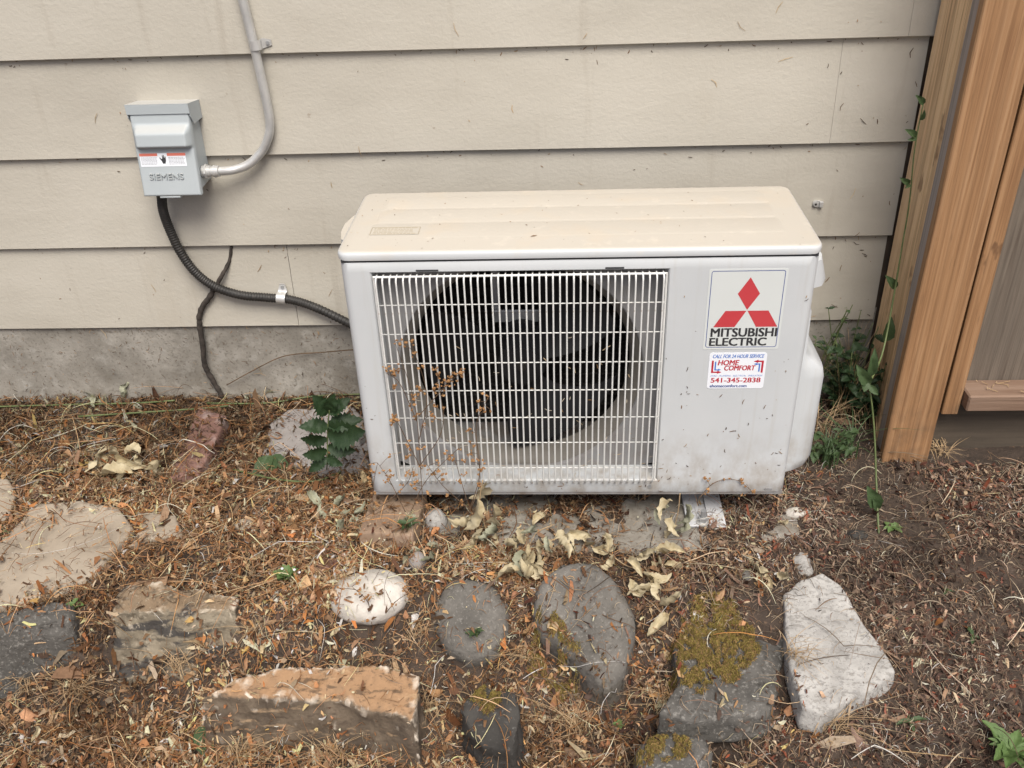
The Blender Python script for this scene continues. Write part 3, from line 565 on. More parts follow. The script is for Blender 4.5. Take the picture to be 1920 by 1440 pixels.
# maker's badge
def f0(u, v, y=-.0006): p = ony(u, v, 0); return (p[0], y, p[2])
bx0, bx1, bz0, bz1 = .6245, .7465, .3235, .4700
V, F = plate_xz(rrect(bx0-.004, bx1+.004, bz0-.004, bz1+.003, .003, 3), -.0001, .0004); badge = add('maker_badge', V, F, 'sticker_grey', unit)
o_ = rrect(bx0, bx1, bz0, bz1, .004, 4); i_ = rrect(bx0+.0011, bx1-.0011, bz0+.0011, bz1-.0011, .003, 4); n = len(o_)
V = [(x, -.0007, z) for x, z in o_]+[(x, -.0007, z) for x, z in i_]; add('border', V, [(k, (k+1) % n, n+(k+1) % n, n+k) for k in range(n)], 'ink_navy', badge)
ex, ez, dw, dh = .6895, .3955, .0185, .0305
def rhomb(pts): return [(ex+a, -.0007, ez+b) for a, b in pts], [(0, 1, 2, 3)]
for pts in ([(0, .0012), (dw, dh+.0012), (0, 2*dh+.0012), (-dw, dh+.0012)], [(-.0008, -.0005), (-.0362, -.0005), (-.0545, -.0318), (-.0182, -.0318)], [(.0008, -.0005), (.0182, -.0318), (.0545, -.0318), (.0362, -.0005)]):
    V, F = rhomb(pts); add('emblem_diamond', V, F, 'ink_red', badge)
text('MITSUBISHI', .6315, .7435, .3445, .0165, -.0007, 'ink_black', badge, bold=.0015)
text('ELECTRIC', .6305, .7275, .3265, .0155, -.0007, 'ink_black', badge, bold=.0015)
# service sticker
sx0, sx1, sz0, sz1 = .6335, .7335, .2385, .3125
V, F = plate_xz(rrect(sx0, sx1, sz0, sz1, .005, 4), -.0001, .0005); st = add('service_sticker', V, F, 'sticker_white', unit); ys_ = -.0008
def sx(t): return sx0+(sx1-sx0)*t
def sz(t): return sz1-(sz1-sz0)*t
text('CALL FOR 24 HOUR SERVICE', sx(.06), sx(.95), sz(.145), .0072, ys_, 'ink_blue', st, shear=.25, bold=.0004)
text('HOME', sx(.155), sx(.52), sz(.345), .0105, ys_, 'ink_red_deep', st, shear=.15, bold=.0009)
text('COMFORT', sx(.275), sx(.815), sz(.49), .0100, ys_, 'ink_red_deep', st, shear=.15, bold=.0009)
text('HVAC - PLUMBING - ELECTRICAL - INSULATION', sx(.05), sx(.96), sz(.66), .0034, ys_, 'ink_blue', st, shear=.25)
text('541-345-2838', sx(.06), sx(.93), sz(.83), .0098, ys_, 'ink_red_deep', st, bold=.0008)
text('ehomecomfort.com', sx(.05), sx(.70), sz(.965), .0062, ys_, 'ink_navy', st, bold=.0005)
def poly(pts, mat, nm): add(nm, [(sx(a), ys_, sz(b)) for a, b in pts], [tuple(range(len(pts)))], mat, st)
poly([(.05, .21), (.085, .21), (.085, .515), (.16, .515), (.16, .49), (.235, .535), (.16, .58), (.16, .555), (.05, .555)], 'ink_red_deep', 'arrow')
poly([(.105, .24), (.13, .24), (.13, .455), (.17, .455), (.17, .435), (.225, .465), (.17, .5), (.17, .485), (.105, .485)], 'ink_blue', 'arrow')
poly([(.955, .555), (.92, .555), (.92, .26), (.86, .26), (.86, .285), (.775, .24), (.86, .195), (.86, .22), (.955, .22)], 'ink_red_deep', 'arrow')
poly([(.90, .525), (.875, .525), (.875, .33), (.84, .33), (.84, .35), (.785, .315), (.84, .28), (.84, .30), (.90, .30)], 'ink_blue', 'arrow')

# mounting rail with bolt on the pad
cx = float(ony(1324, 985, -.006)[0]); rz1 = float(ony(1324, 986, -.015)[2])-.004; rz0 = -.0805
rail = thing('mounting_rail', 'white slotted channel rail bolted under the air conditioner', 'rail', (cx, .13, rz0))
hw = .038
V, F = merge([bmv(box(cx-hw, cx-hw+.004, -.012, .30, rz0, rz1, .001)), bmv(box(cx+hw-.004, cx+hw, -.012, .30, rz0, rz1, .001)), bmv(box(cx-hw, cx-.010, -.014, .30, rz1, rz1+.0035, .001)), bmv(box(cx+.005, cx+hw, -.016, .30, rz1, rz1+.0035, .001)), bmv(box(cx-hw+.004, cx+hw-.004, -.010, .30, rz0, rz0+.003))])
add('channel', V, F, 'rail_white', rail)
P = ony(1320, 945, .0)
bxx = float(P[0]); by = .0115
V, F = merge([cyl((bxx, by-.016, rz1+.0036), (0, 0, 1), .0125, .003, 24), cyl((bxx, by-.016, rz1+.0067), (0, 0, 1), .0100, .0022, 24)]); add('washer', V, F, 'steel', rail, auto=30)
V, F = cyl((bxx, by-.016, rz1+.009), (0, 0, 1), .0095, .009, 6); add('nut', V, F, 'dull_steel', rail)
V, F = cyl((bxx, by-.016, rz1+.018), (0, 0, 1), .0055, .016, 16); add('bolt', V, F, 'dull_steel', rail, auto=30)

# ================================================================ electrical: disconnect box, conduits
bxc = -.422; bt, bb = .655, .484
dbox = thing('disconnect_box', 'grey electrical disconnect box mounted on the siding', 'electrical box', (bxc, YW, bb))
def fy(z): return .400-(bt-z)/(bt-bb)*.028
X0, X1 = -.482, -.362
V = [(X0+.004, fy(bt), bt), (X1-.004, fy(bt), bt), (X1-.004, YW+.004, bt), (X0+.004, YW+.004, bt), (X0+.004, fy(bb)+.004, bb+.003), (X1-.004, fy(bb)+.004, bb+.003), (X1-.004, YW+.004, bb+.006), (X0+.004, YW+.004, bb+.006)]
bm = bmesh.new(); vs = [bm.verts.new(v) for v in V]
for f in ((3, 2, 1, 0), (4, 5, 6, 7), (0, 1, 5, 4), (1, 2, 6, 5), (2, 3, 7, 6), (3, 0, 4, 7)): bm.faces.new([vs[i] for i in f])
bmesh.ops.bevel(bm, geom=bm.edges[:], offset=.002, segments=2, affect='EDGES'); addbm('enclosure', bm, 'box_grey', dbox, auto=30)
# front cover with padlock bulge: grid
q0 = ony(255, 284, .378-.012); q1 = ony(345, 236, .392-.012); bxa, bxb, bza, bzb = q0[0]-.002, q1[0]+.004, q0[2]+.003, q1[2]-.006
nx_, nz_ = 60, 84; V = []; F = []
for j in range(nz_+1):
    z = bb-.002+(bt-.004-bb)*j/nz_
    for i in range(nx_+1):
        x = X0+(X1-X0)*i/nx_; ed = min(x-X0, X1-x, z-(bb-.002)); e = .0025*(1-sst(ed/.0025))
        def ss(a, w_): return sst(.5+a/w_)
        b_ = ss(x-bxa, .012)*ss(bxb-x, .012)*ss(z-bza, .010)*ss(bzb-z, .020)
        V.append((x, fy(z)-.0035+e-.017*b_, z))
for j in range(nz_):
    for i in range(nx_): q = j*(nx_+1)+i; F.append((q, q+1, q+nx_+2, q+nx_+1))
b0 = len(V); rim = [i for i in range(nx_+1)]+[j*(nx_+1)+nx_ for j in range(1, nz_+1)]+[nz_*(nx_+1)+i for i in range(nx_-1, -1, -1)]+[j*(nx_+1) for j in range(nz_-1, 0, -1)]
V += [(V[i][0], V[i][1]+.012, V[i][2]) for i in rim]; k = len(rim); F += [(rim[i], b0+i, b0+(i+1) % k, rim[(i+1) % k]) for i in range(k)]
cover = add('cover', V, F, 'box_grey', dbox, auto=50)
# hood
hx0, hx1, hz1, hz0 = X0-.004, X1+.004, bt+.008, bt-.008
yf = fy(bt)-.008
L_ = [([(hx0, yf, hz1), (hx1, yf, hz1), (hx1, YW+.008, hz1-.009), (hx0, YW+.008, hz1-.009), (hx0, yf, hz1-.002), (hx1, yf, hz1-.002), (hx1, YW+.008, hz1-.011), (hx0, YW+.008, hz1-.011)], [(0, 1, 2, 3), (7, 6, 5, 4), (0, 4, 5, 1), (1, 5, 6, 2), (3, 7, 4, 0)]), bmv(box(hx0, hx1, yf, yf+.002, hz0-.004, hz1-.0021, .0006))]
for xa in (hx0, hx1-.0016):
    pf = [(yf+.0022, hz1-.0022), (yf+.0022, hz0-.010), (yf+.014, hz0-.028), (YW+.004, hz0-.028), (YW+.004, hz1-.0105)]
    k = len(pf); L_.append(([(xa, a, b) for a, b in pf]+[(xa+.0016, a, b) for a, b in pf], [tuple(range(k)), tuple(range(k, 2*k))[::-1]]+[(i, k+i, k+(i+1) % k, (i+1) % k) for i in range(k)]))
V, F = merge(L_); add('rain_hood', V, F, 'box_grey', dbox)
def onf(u, v, d=.0): # on cover plane
    y = .37
    for i in range(12): P = ony(u, v, y); y = fy(P[2])-.0035-d
    return ony(u, v, y)
A = onf(259, 288); B = onf(352, 311)
lx0, lx1, lz1, lz0 = A[0]+.002, B[0]-.001, A[2], B[2]
def lab(x0, x1, z0, z1, d): # slab following cover plane
    V = [(x0, fy(z0)-.0036-d, z0), (x1, fy(z0)-.0036-d, z0), (x1, fy(z1)-.0036-d, z1), (x0, fy(z1)-.0036-d, z1)]; return V, [(0, 1, 2, 3)]
V, F = lab(lx0, lx1, lz0, lz1, .0004); wl = add('warning_label', V, F, 'sticker_white', cover)
wdt = lx1-lx0; V, F = merge([lab(lx0, lx0+wdt*.39, lz1-.0055, lz1, .0007), lab(lx0+wdt*.60, lx1, lz1-.0055, lz1, .0007)]); add('header_band', V, F, 'ink_orange', wl)
ln = []
for (fa, fb) in ((.02, .37), (.62, .97)):
    for i in range(6):
        z = lz1-.0085-i*.0026; xx = lx0+wdt*fa
        while xx < lx0+wdt*fb-.002:
            l = random.uniform(.0015, .005); ln.append(lab(xx, min(xx+l, lx0+wdt*fb), z-.0005, z+.0005, .0007)); xx += l+.0008
V, F = merge(ln); add('fine_print', V, F, 'ink_grey', wl)
hxm = lx0+wdt*.5; hp = [(-.006, .006), (-.0035, .002), (-.001, .003), (-.001, .009), (.0005, .0095), (.001, .004), (.0018, .0095), (.0032, .009), (.0032, .003), (.005, .007), (.0062, .006), (.0058, -.002), (.004, -.007), (-.001, -.0075), (-.003, -.002), (-.0065, .003)]
zc = (lz0+lz1)/2; add('hand_symbol', [(hxm+a, fy(zc+b)-.0046, zc+b) for a, b in hp], [tuple(range(len(hp)))], 'ink_black', wl)
A = onf(282, 337); B = onf(344, 326)
tl = text('SIEMENS', A[0], B[0], A[2], max(.0125, B[2]-A[2]), fy(A[2])-.0056, 'box_grey', cover, name='embossed_lettering', th=.0028)
A = onf(318, 369); V, F = merge([bmv(box(A[0]-.022, A[0]+.022, fy(bb)-.002, fy(bb)+.018, bb-.007, bb-.0025, .002))]); add('hasp_lip', V, F, 'box_grey', dbox)

def strap(name, label, c, axis_dir, rad, wid, ear, mat='steel'):
    """one-hole strap on the wall: c centre on the tube, axis_dir the tube direction in the wall plane, ear +/-1 side"""
    t = thing(name, label, 'strap', (c[0], YW, c[2]-.01)); a = Vector(axis_dir).normalized(); s = Vector((0, -1, 0)).cross(a)*ear; c = Vector(c); V = []; F = []
    prof = []
    for i in range(13):
        an = R(200-i*(200+0)/12)
        prof.append((-math.cos(an)*(rad+.0012)*-1, math.sin(an)*(rad+.0012)))
    # side offset s, outward -y
    prof = [(math.cos(R(195-195*i/14))*(rad+.001), math.sin(R(195-195*i/14))*(rad+.001)) for i in range(15)]
    yw = YW-.001; dep = yw-c.y
    prof += [(rad+.0012, -dep+.0022), (rad+.004, -dep), (rad+.020, -dep)]
    n = len(prof)
    for th in (0, .0014):
        for sd_ in (-.5, .5):
            for q, (u, v) in enumerate(prof):
                nn = Vector((u, v, 0)).normalized() if q < 15 else Vector((0, 1, 0)); uu = u+nn.x*th; vv = v+nn.y*th
                V.append(c+s*uu+Vector((0, -1, 0))*vv+a*wid*sd_*(1 if q < n-1 else .6))
    for q in range(n-1):
        F += [(q, q+1, n+q+1, n+q), (2*n+q, 3*n+q, 3*n+q+1, 2*n+q+1), (q, 2*n+q, 2*n+q+1, q+1), (n+q, n+q+1, 3*n+q+1, 3*n+q)]
    F.append((n-1, 2*n-1, 4*n-1, 3*n-1))
    add('band', V, F, mat, t, auto=40)
    sc_ = c+s*(rad+.0125); sc_.y = yw-.002; V, F = cyl(sc_, (0, -1, 0), .0036, .0022, 12); add('screw', V, F, 'dull_steel', t, auto=30); return t
rc = .0092; yc = YW-.012
pts = [(434, -80), (455, 0), (475, 80), (492, 155), (503, 208), (506, 236), (502, 260), (490, 285), (466, 308), (435, 319), (404, 321)]
pth = [ony(u, v, yc) for u, v in pts]
yb_ = .410; pth[-1] = ony(404, 321, yb_); pth[-2] = ony(435, 319, yc-.012); pth[-3] = ony(466, 308, yc-.004)
pth = [pth[0]+(pth[0]-pth[1])*k_ for k_ in (9, 6, 4, 2.5, 1.2)]+pth
V, F = tube(spline(pth, 140), rc, 16); cond = add('metal_conduit', V, F, 'steel', label='bent galvanised conduit running down the siding into the disconnect box', cat='conduit', auto=60)
e0 = np.array(pth[-1]); e1 = ony(378, 322, .407); dr = (e1-e0)/np.linalg.norm(e1-e0); dr = np.array([-1, 0, 0.0])
V, F = merge([cyl(e0+dr*-.008, dr, .0115, .009, 20), cyl(e0+dr*-.001, dr, .0128, .004, 20), cyl(e0+dr*.003, dr, .0105, .006, 20), cyl(e0+dr*.009, dr, .0122, .018, 20), cyl(e0+dr*.0165, dr, .0155, .0035, 8)])
fit = add('connector', V, F, 'steel', None, auto=30); fit.parent = cond; fit.location = np.array(fit.location)-OFF[cond]
cP = ony(479, 84, yc); strap('pipe_strap', 'one hole strap holding the galvanised conduit on the siding', cP, (np.array(ony(492, 155, yc))-np.array(ony(455, 0, yc))), rc, .018, 1)

# flexible black conduit
pts = [(303, 368), (306, 395), (318, 430), (338, 472), (366, 510), (402, 537), (450, 553), (500, 558), (545, 562), (590, 576), (650, 604), (720, 640)]
yq = [.41, .42, .43, .435, .436, .436, .436, .436, .436, .434, .425, .40]
sp = spline([ony(u, v, y) for (u, v), y in zip(pts, yq)], 420)
sp[:0] = [np.array(sp[0])+np.array([0, -.004, .02])]
rad = [.0098+.0008*math.sin(i*math.pi/2+.4) for i in range(len(sp))]
V, F = tube(sp, rad, 14); add('flexible_conduit', V, F, 'black_rubber', label='black ribbed flexible conduit drooping from the disconnect box to the air conditioner', cat='conduit', auto=80)
strap('pipe_clamp', 'shiny clamp holding the black flexible conduit on the siding', ony(528, 559, .436), np.array(ony(545, 562, .436))-np.array(ony(500, 558, .436)), .0105, .02, 1)
# dark root-like stem and thin twig
pts = [(434, 462), (430, 490), (417, 515), (403, 540), (392, 558), (380, 575), (373, 595), (376, 620), (380, 650), (383, 680), (392, 702), (408, 728), (416, 745)]
sp = spline([ony(u, v, YW-.004-(.002 if i > 1 else -.012)) for i, (u, v) in enumerate(pts)], 120)
sp = [np.array(p)+.002*np.array([noise.noise(Vector((i*.2, 0, 1))), 0, 0]) for i, p in enumerate(sp)]
rad = [(.0032+.003*min(1, i/40))*(1+.28*noise.noise(Vector((i*.33, 2, 0)))) for i in range(len(sp))]
V, F = tube(sp, rad, 9); add('dead_vine', V, F, 'bark_black', label='dead blackened stem climbing out of the ground into the siding', cat='vine', smooth=True)
tw = [ony(u, v, YW-.004) for u, v in ((425, 722), (470, 697), (520, 672), (555, 664), (600, 661))]+[ony(660, 656, YW-.06), ony(700, 656, YW-.13)]
V, F = tube(spline(tw, 40), .0013, 6); add('twig', V, F, 'twig_brown', label='thin bent twig leaning on the concrete foundation behind the air conditioner', cat='twig', smooth=True)

# ================================================================ height field of everything lying on the ground
dg = bpy.context.evaluated_depsgraph_get(); dg.update()
GX0, GX1, GY0, GY1, ST = -1.2, 1.6, -.8, .46, .005
gxs = np.arange(GX0, GX1, ST); gys = np.arange(GY0, GY1, ST)
Hm = np.full((len(gys), len(gxs)), -9.0); Mk = np.zeros_like(Hm)
Hm[:] = [[gz(x, y) for x in gxs] for y in gys]
HARD = {}
for o in STONES:
    bvh = BVHTree.FromObject(o, dg); mw = o.matrix_world if o.matrix_world.translation.length else Matrix.Translation(o.location)
    loc = Vector(OFF[o]); co = np.array([v.co[:] for v in o.data.vertices])+OFF[o]
    i0, i1 = np.searchsorted(gxs, [co[:, 0].min(), co[:, 0].max()]); j0, j1 = np.searchsorted(gys, [co[:, 1].min(), co[:, 1].max()])
    cov = .9 if o is pad else .8 if o.name.startswith('brick') else .93 if o.name.startswith('flag') else .95
    for j in range(j0, j1):
        for i in range(i0, i1):
            h_ = bvh.ray_cast(Vector((gxs[i], gys[j], 1))-loc, Vector((0, 0, -1)))
            if h_[0] is not None:
                z = h_[0].z+loc.z
                if z > Hm[j, i]: Hm[j, i] = z; Mk[j, i] = cov
# litter creeps over the rims of the stones: shrink the bare area unevenly
E_ = Mk.copy(); Mk0 = Mk > .3
for it in range(2):
    for dj, di in ((0, 1), (0, -1), (1, 0), (-1, 0)): Mk0 = Mk0 | np.roll(np.roll(Mk0, dj, 0), di, 1)
for it in range(2):
    q = E_.copy()
    for dj, di in ((0, 1), (0, -1), (1, 0), (-1, 0)): q = np.minimum(q, np.roll(np.roll(E_, dj, 0), di, 1))
    nz2 = np.array([[noise.noise(Vector((x*16, y*16, it*5.0))) for x in gxs] for y in gys]); E_ = np.where(nz2 > .05, q, E_)
Mk = E_
def Hs(x, y):
    i = np.clip((x-GX0)/ST, 0, len(gxs)-1.001); j = np.clip((y-GY0)/ST, 0, len(gys)-1.001)
    i0 = i.astype(int); j0 = j.astype(int); a = i-i0; b = j-j0
    return (Hm[j0, i0]*(1-a)+Hm[j0, i0+1]*a)*(1-b)+(Hm[j0+1, i0]*(1-a)+Hm[j0+1, i0+1]*a)*b
def onstone(X, Y): return Mk0[np.clip(((Y-GY0)/ST).astype(int), 0, len(gys)-1), np.clip(((X-GX0)/ST).astype(int), 0, len(gxs)-1)].any(axis=1)
def Ms(x, y): return Mk[np.clip(((y-GY0)/ST).astype(int), 0, len(gys)-1), np.clip(((x-GX0)/ST).astype(int), 0, len(gxs)-1)]
def vnoise(x, y, s, seed): return np.array([noise.noise(Vector((a*s, b*s, seed))) for a, b in zip(x, y)])
def scatter(n, keep_stone):
    x = rng.uniform(-1.12, 1.55, n); y = rng.uniform(-.66, .448, n); m = Ms(x, y); rnd = rng.random(n)
    k = (rnd < 1-m*(1-keep_stone))
    k &= ~((x > 1.06) & (y > .2)); return x[k], y[k]
def ridge(x): return 1/(1+np.exp(-(x-.56)/.13))     # 0 on the leafy side, 1 on the bare soil side
LEFT = np.array([(.28, .135, .06), (.39, .215, .11), (.19, .085, .04), (.42, .29, .17), (.24, .15, .085), (.10, .055, .032), (.50, .39, .26), (.18, .11, .065)])
RIGHT = np.array([(.085, .052, .040), (.13, .080, .060), (.19, .12, .088), (.15, .052, .032), (.055, .033, .027), (.25, .175, .125), (.10, .064, .050), (.36, .285, .205)])
def colour(x, y, straw=False):
    n = len(x); r_ = np.clip(ridge(x)+.18*np.array(vnoise(x, y, 6, 2.0)), 0, 1); pick = rng.random(n) < r_
    c = np.where(pick[:, None], RIGHT[rng.integers(0, 8, n)], LEFT[rng.integers(0, 8, n)])
    if straw:
        S1 = np.array([(.36, .22, .115), (.50, .37, .23), (.27, .145, .068), (.19, .10, .05)]); S2 = np.array([(.20, .145, .105), (.30, .235, .17), (.13, .085, .062), (.42, .35, .26)])
        c = np.where(pick[:, None], S2[rng.integers(0, 4, n)], S1[rng.integers(0, 4, n)])
    big = 1+.55*vnoise(x, y, 3.3, 6.0)+.35*vnoise(x, y, 11, 8.0)
    c = c*(rng.lognormal(0, .48, n)*np.clip(big, .45, 1.7))[:, None]; g_ = c.mean(1, keepdims=True); c = g_+(c-g_)*rng.uniform(.75, 1.2, (n, 1)); return np.clip(c, .008, .55)
def mesh_np(name, V, F, C, mat, parent=None):
    me = bpy.data.meshes.new(name); me.vertices.add(len(V)); me.vertices.foreach_set('co', V.astype(np.float32).ravel())
    nf, k = F.shape; me.loops.add(nf*k); me.loops.foreach_set('vertex_index', F.astype(np.int32).ravel()); me.polygons.add(nf)
    me.polygons.foreach_set('loop_start', np.arange(0, nf*k, k, dtype=np.int32)); me.update(calc_edges=True)
    at = me.attributes.new('Col', 'FLOAT_COLOR', 'POINT'); at.data.foreach_set('color', np.concatenate([C, np.ones((len(C), 1))], 1).astype(np.float32).ravel())
    me.materials.append(MATS[mat]); me.validate(); me.shade_smooth()
    o = bpy.data.objects.new(name, me); COL.objects.link(o)
    if parent is not None: o.parent = parent; o.location = -OFF[parent]
    return o
def leaves_mesh(x, y, L, Wd, lift, curl, col, tilt=.35):
    """curled leaf scraps: 4x3 vertex patches"""
    n = len(x); a = rng.uniform(0, 2*np.pi, n); us = np.linspace(-.5, .5, 4); vs_ = np.array([-.5, 0, .5])
    prof = np.array([.15, 1., .8, .1]); V = np.zeros((n, 12, 3)); cu = rng.uniform(-1, 1, n)*curl; cv = rng.uniform(-1, 1, n)*curl; tx = rng.normal(0, tilt, n); ty = rng.normal(0, tilt, n)
    jag = rng.uniform(.5, 1.2, (n, 4))
    for i, u in enumerate(us):
        for j, v in enumerate(vs_):
            lx = L*u; ly = Wd*v*prof[i]*jag[:, i]; lz = cu*L*(u*u*4-.5)*.35+cv*Wd*(v*v*4)*.35
            X = lx*np.cos(a)-ly*np.sin(a); Y = lx*np.sin(a)+ly*np.cos(a); V[:, i*3+j] = np.stack([x+X, y+Y, lz+lx*tx+ly*ty], 1)
    zb = Hs(x, y); V[:, :, 2] += (zb+lift)[:, None]
    hv = Hs(V[:, :, 0].ravel(), V[:, :, 1].ravel()).reshape(n, 12); hv = np.minimum(hv, (zb+.007)[:, None]); V[:, :, 2] = np.maximum(V[:, :, 2], hv+.0008)
    f = np.array([(i*3+j, i*3+j+1, (i+1)*3+j+1, (i+1)*3+j) for i in range(3) for j in range(2)])
    F = (f[None]+(np.arange(n)*12)[:, None, None]).reshape(-1, 4); C = np.repeat(col, 12, 0); return V.reshape(-1, 3), F, C
def straws_mesh(x, y, L, rad, lift, bend, col, arch=.0, tilt=.12, m=5):
    n = len(x); a = rng.uniform(0, 2*np.pi, n); b = rng.normal(0, bend, n); kink = rng.normal(0, bend*.8, n)*(rng.random(n) < .5); kp = rng.uniform(.25, .75, n)
    P = np.zeros((n, m, 3)); an = a.copy(); px_, py_ = x-L*.5*np.cos(a), y-L*.5*np.sin(a); ar = np.abs(rng.normal(0, 1, n))*arch; tl_ = rng.normal(0, tilt, n)
    zc = Hs(x, y)
    for i in range(m):
        t = i/(m-1); P[:, i, 0] = px_; P[:, i, 1] = py_
        P[:, i, 2] = lift+ar*4*t*(1-t)+tl_*L*(t-.5)
        an = an+b/(m-1)+np.where((kp > t) & (kp <= t+1/(m-1)), kink*1.5, 0); px_ = px_+L/(m-1)*np.cos(an); py_ = py_+L/(m-1)*np.sin(an)
    h = Hs(P[:, :, 0].ravel(), P[:, :, 1].ravel()).reshape(n, m); h = np.where(onstone(P[:, :, 0], P[:, :, 1])[:, None], np.clip(h, (zc-.02)[:, None], (zc+.006)[:, None]), h); hm = h.mean(1, keepdims=True); P[:, :, 2] = np.maximum(P[:, :, 2]+.45*h+.55*hm, h+.001)
    T = np.gradient(P, axis=1); T /= np.linalg.norm(T, axis=2, keepdims=True)+1e-9; up = np.array([0, 0, 1.]); sd_ = np.cross(T, up); sd_ /= np.linalg.norm(sd_, axis=2, keepdims=True)+1e-9; u2 = np.cross(sd_, T)
    tp = np.interp(np.linspace(0, 1, m), [0, .3, .7, 1], [.6, 1, .95, .4]); V = np.zeros((n, m, 3, 3))
    for k in range(3):
        aa = 2*np.pi*k/3; V[:, :, k] = P+(sd_*np.cos(aa)+u2*np.sin(aa)*.7)*(rad[:, None]*tp[None])[:, :, None]
    f = np.array([(i*3+k, i*3+(k+1) % 3, (i+1)*3+(k+1) % 3, (i+1)*3+k) for i in range(m-1) for k in range(3)])
    F = (f[None]+(np.arange(n)*m*3)[:, None, None]).reshape(-1, 4); C = np.repeat(col, m*3, 0); return V.reshape(-1, 3), F, C
# leaf crumbs everywhere
def crumbs_mesh(x, y, L, Wd, lift, col, tilt=.6):
    n = len(x); a = rng.uniform(0, 2*np.pi, n); tx = rng.normal(0, tilt, n); ty = rng.normal(0, tilt, n); cu = rng.normal(0, .5, n); V = np.zeros((n, 6, 3))
    for i, u in enumerate((-.5, 0, .5)):
        for j, v in enumerate((-.5, .5)):
            lx = L*u*rng.uniform(.7, 1.2, n); ly = Wd*v*rng.uniform(.3, 1.1, n)*(1 if i == 1 else .6); lz = cu*L*(u*u*4-.5)*.5
            V[:, i*2+j] = np.stack([x+lx*np.cos(a)-ly*np.sin(a), y+lx*np.sin(a)+ly*np.cos(a), lz+lx*tx+ly*ty], 1)
    V[:, :, 2] += (Hs(x, y)+lift)[:, None]; hv = np.minimum(Hs(V[:, :, 0].ravel(), V[:, :, 1].ravel()).reshape(n, 6), (Hs(x, y)+.005)[:, None]); V[:, :, 2] = np.maximum(V[:, :, 2], hv+.0006)
    f = np.array([(0, 1, 3, 2), (2, 3, 5, 4)]); F = (f[None]+(np.arange(n)*6)[:, None, None]).reshape(-1, 4); return V.reshape(-1, 3), F, np.repeat(col, 6, 0)
def wall_tone(x, y): return 1-.5*np.clip((y-.06)/.2, 0, 1)*(1-ridge(x))  # litter colour gets darker towards the wall on the leafy side
def bare(x, y): return np.clip(.5+1.7*vnoise(x, y, 4.5, 9.0)+.6*vnoise(x, y, 14, 3.0), 0, 1)      # 1 where litter lies thick
x, y = scatter(190000, .03); n = len(x); r_ = ridge(x)
k = rng.random(n) < np.where(r_ > .5, .06+.85*bare(x, y), .30+.70*bare(x, y)); x, y = x[k], y[k]; n = len(x); r_ = ridge(x)
sz_ = rng.lognormal(0, .5, n)*np.where(rng.random(n) < r_, .0030, .0042)
V, F, C = crumbs_mesh(x, y, sz_*rng.uniform(1.2, 3, n), sz_*.9, (rng.uniform(.000, .012, n)+.020*np.clip(vnoise(x, y, 13, 5.5)+.1, 0, 1)*rng.random(n))*(1-.6*r_), colour(x, y)*wall_tone(x, y)[:, None])
o = mesh_np('leaf_litter', V, F, C, 'litter'); tag(o, 'thick carpet of crumbled brown dead leaves over the ground', 'leaf litter', kind='stuff')
# straw, fine and short
x, y = scatter(62000, .06); k = rng.random(len(x)) < 1-.45*ridge(x)*(1-.6*bare(x, y)); x, y = x[k], y[k]; n = len(x); L = np.minimum(rng.lognormal(math.log(.015), .6, n), .07)
V, F, C = straws_mesh(x, y, L, rng.uniform(.00025, .0007, n), (rng.uniform(.001, .014, n)+.02*np.clip(vnoise(x, y, 13, 5.5)+.1, 0, 1))*(1-.5*ridge(x)), .9, 1.15*colour(x, y, True)*wall_tone(x, y)[:, None], .005, m=4, tilt=.2)
o = mesh_np('dry_straw', V, F, C, 'litter'); tag(o, 'loose dry straw and needles scattered over soil and stones', 'straw', kind='stuff')
# longer stalks
x, y = scatter(3600, .34); k = rng.random(len(x)) < 1-.7*ridge(x); x, y = x[k], y[k]; n = len(x); L = rng.lognormal(math.log(.075), .45, n); L = np.minimum(L, .24)
V, F, C = straws_mesh(x, y, L, rng.uniform(.0004, .0012, n), rng.uniform(.006, .022, n), .8, np.clip(colour(x, y, True)*1.3, 0, .75), .012, m=8)
o = mesh_np('dry_stalks', V, F, C, 'litter'); tag(o, 'long pale dead grass stalks lying across the litter', 'stalks', kind='stuff')
# whole dry leaves
x, y = scatter(3000, .05); k = rng.random(len(x)) < (1-.85*ridge(x))*(.25+.75*bare(x, y)); x, y = x[k], y[k]; n = len(x); s_ = rng.lognormal(math.log(.009), .35, n)
c_ = colour(x, y)*1.1*wall_tone(x, y)[:, None]; V, F, C = leaves_mesh(x, y, s_*1.7, s_, rng.uniform(.006, .018, n), 1.6, np.clip(c_, 0, .7), .6)
o = mesh_np('fallen_leaves', V, F, C, 'litter'); tag(o, 'crisp curled brown fallen leaves on top of the litter', 'leaves', kind='stuff')

# moss tufts: many short blades
def moss(label, pts_px, P0, n_, dens, hgt, rx_):
    x = []; y = []
    for (u, v, r_) in pts_px:
        P = hit(u, v, P0, (0, -.2, 1)); k = int(dens*r_*r_*1e4); a = rng.uniform(0, 6.283, k); q = r_*rng.random(k)**.75; x.append(P[0]+q*np.cos(a)); y.append(P[1]+q*np.sin(a))
    x = np.concatenate(x); y = np.concatenate(y); kk = vnoise(x, y, 45, 4.0)+.6*vnoise(x, y, 120, 1.0) > -.05; x, y = x[kk], y[kk]; n = len(x); pal = np.array([(.27, .215, .055), (.20, .165, .045), (.33, .26, .09), (.34, .22, .10), (.17, .12, .05)])
    V, F, C = straws_mesh(x, y, rng.uniform(.003, .009, n), rng.uniform(.0004, .0008, n), rng.uniform(0, hgt, n), .9, pal[rng.integers(0, 5, n)]*rng.uniform(.7, 1.2, (n, 1)), .003, .7)
    o = mesh_np('moss', V, F, C, 'litter'); tag(o, label, 'moss', kind='stuff')
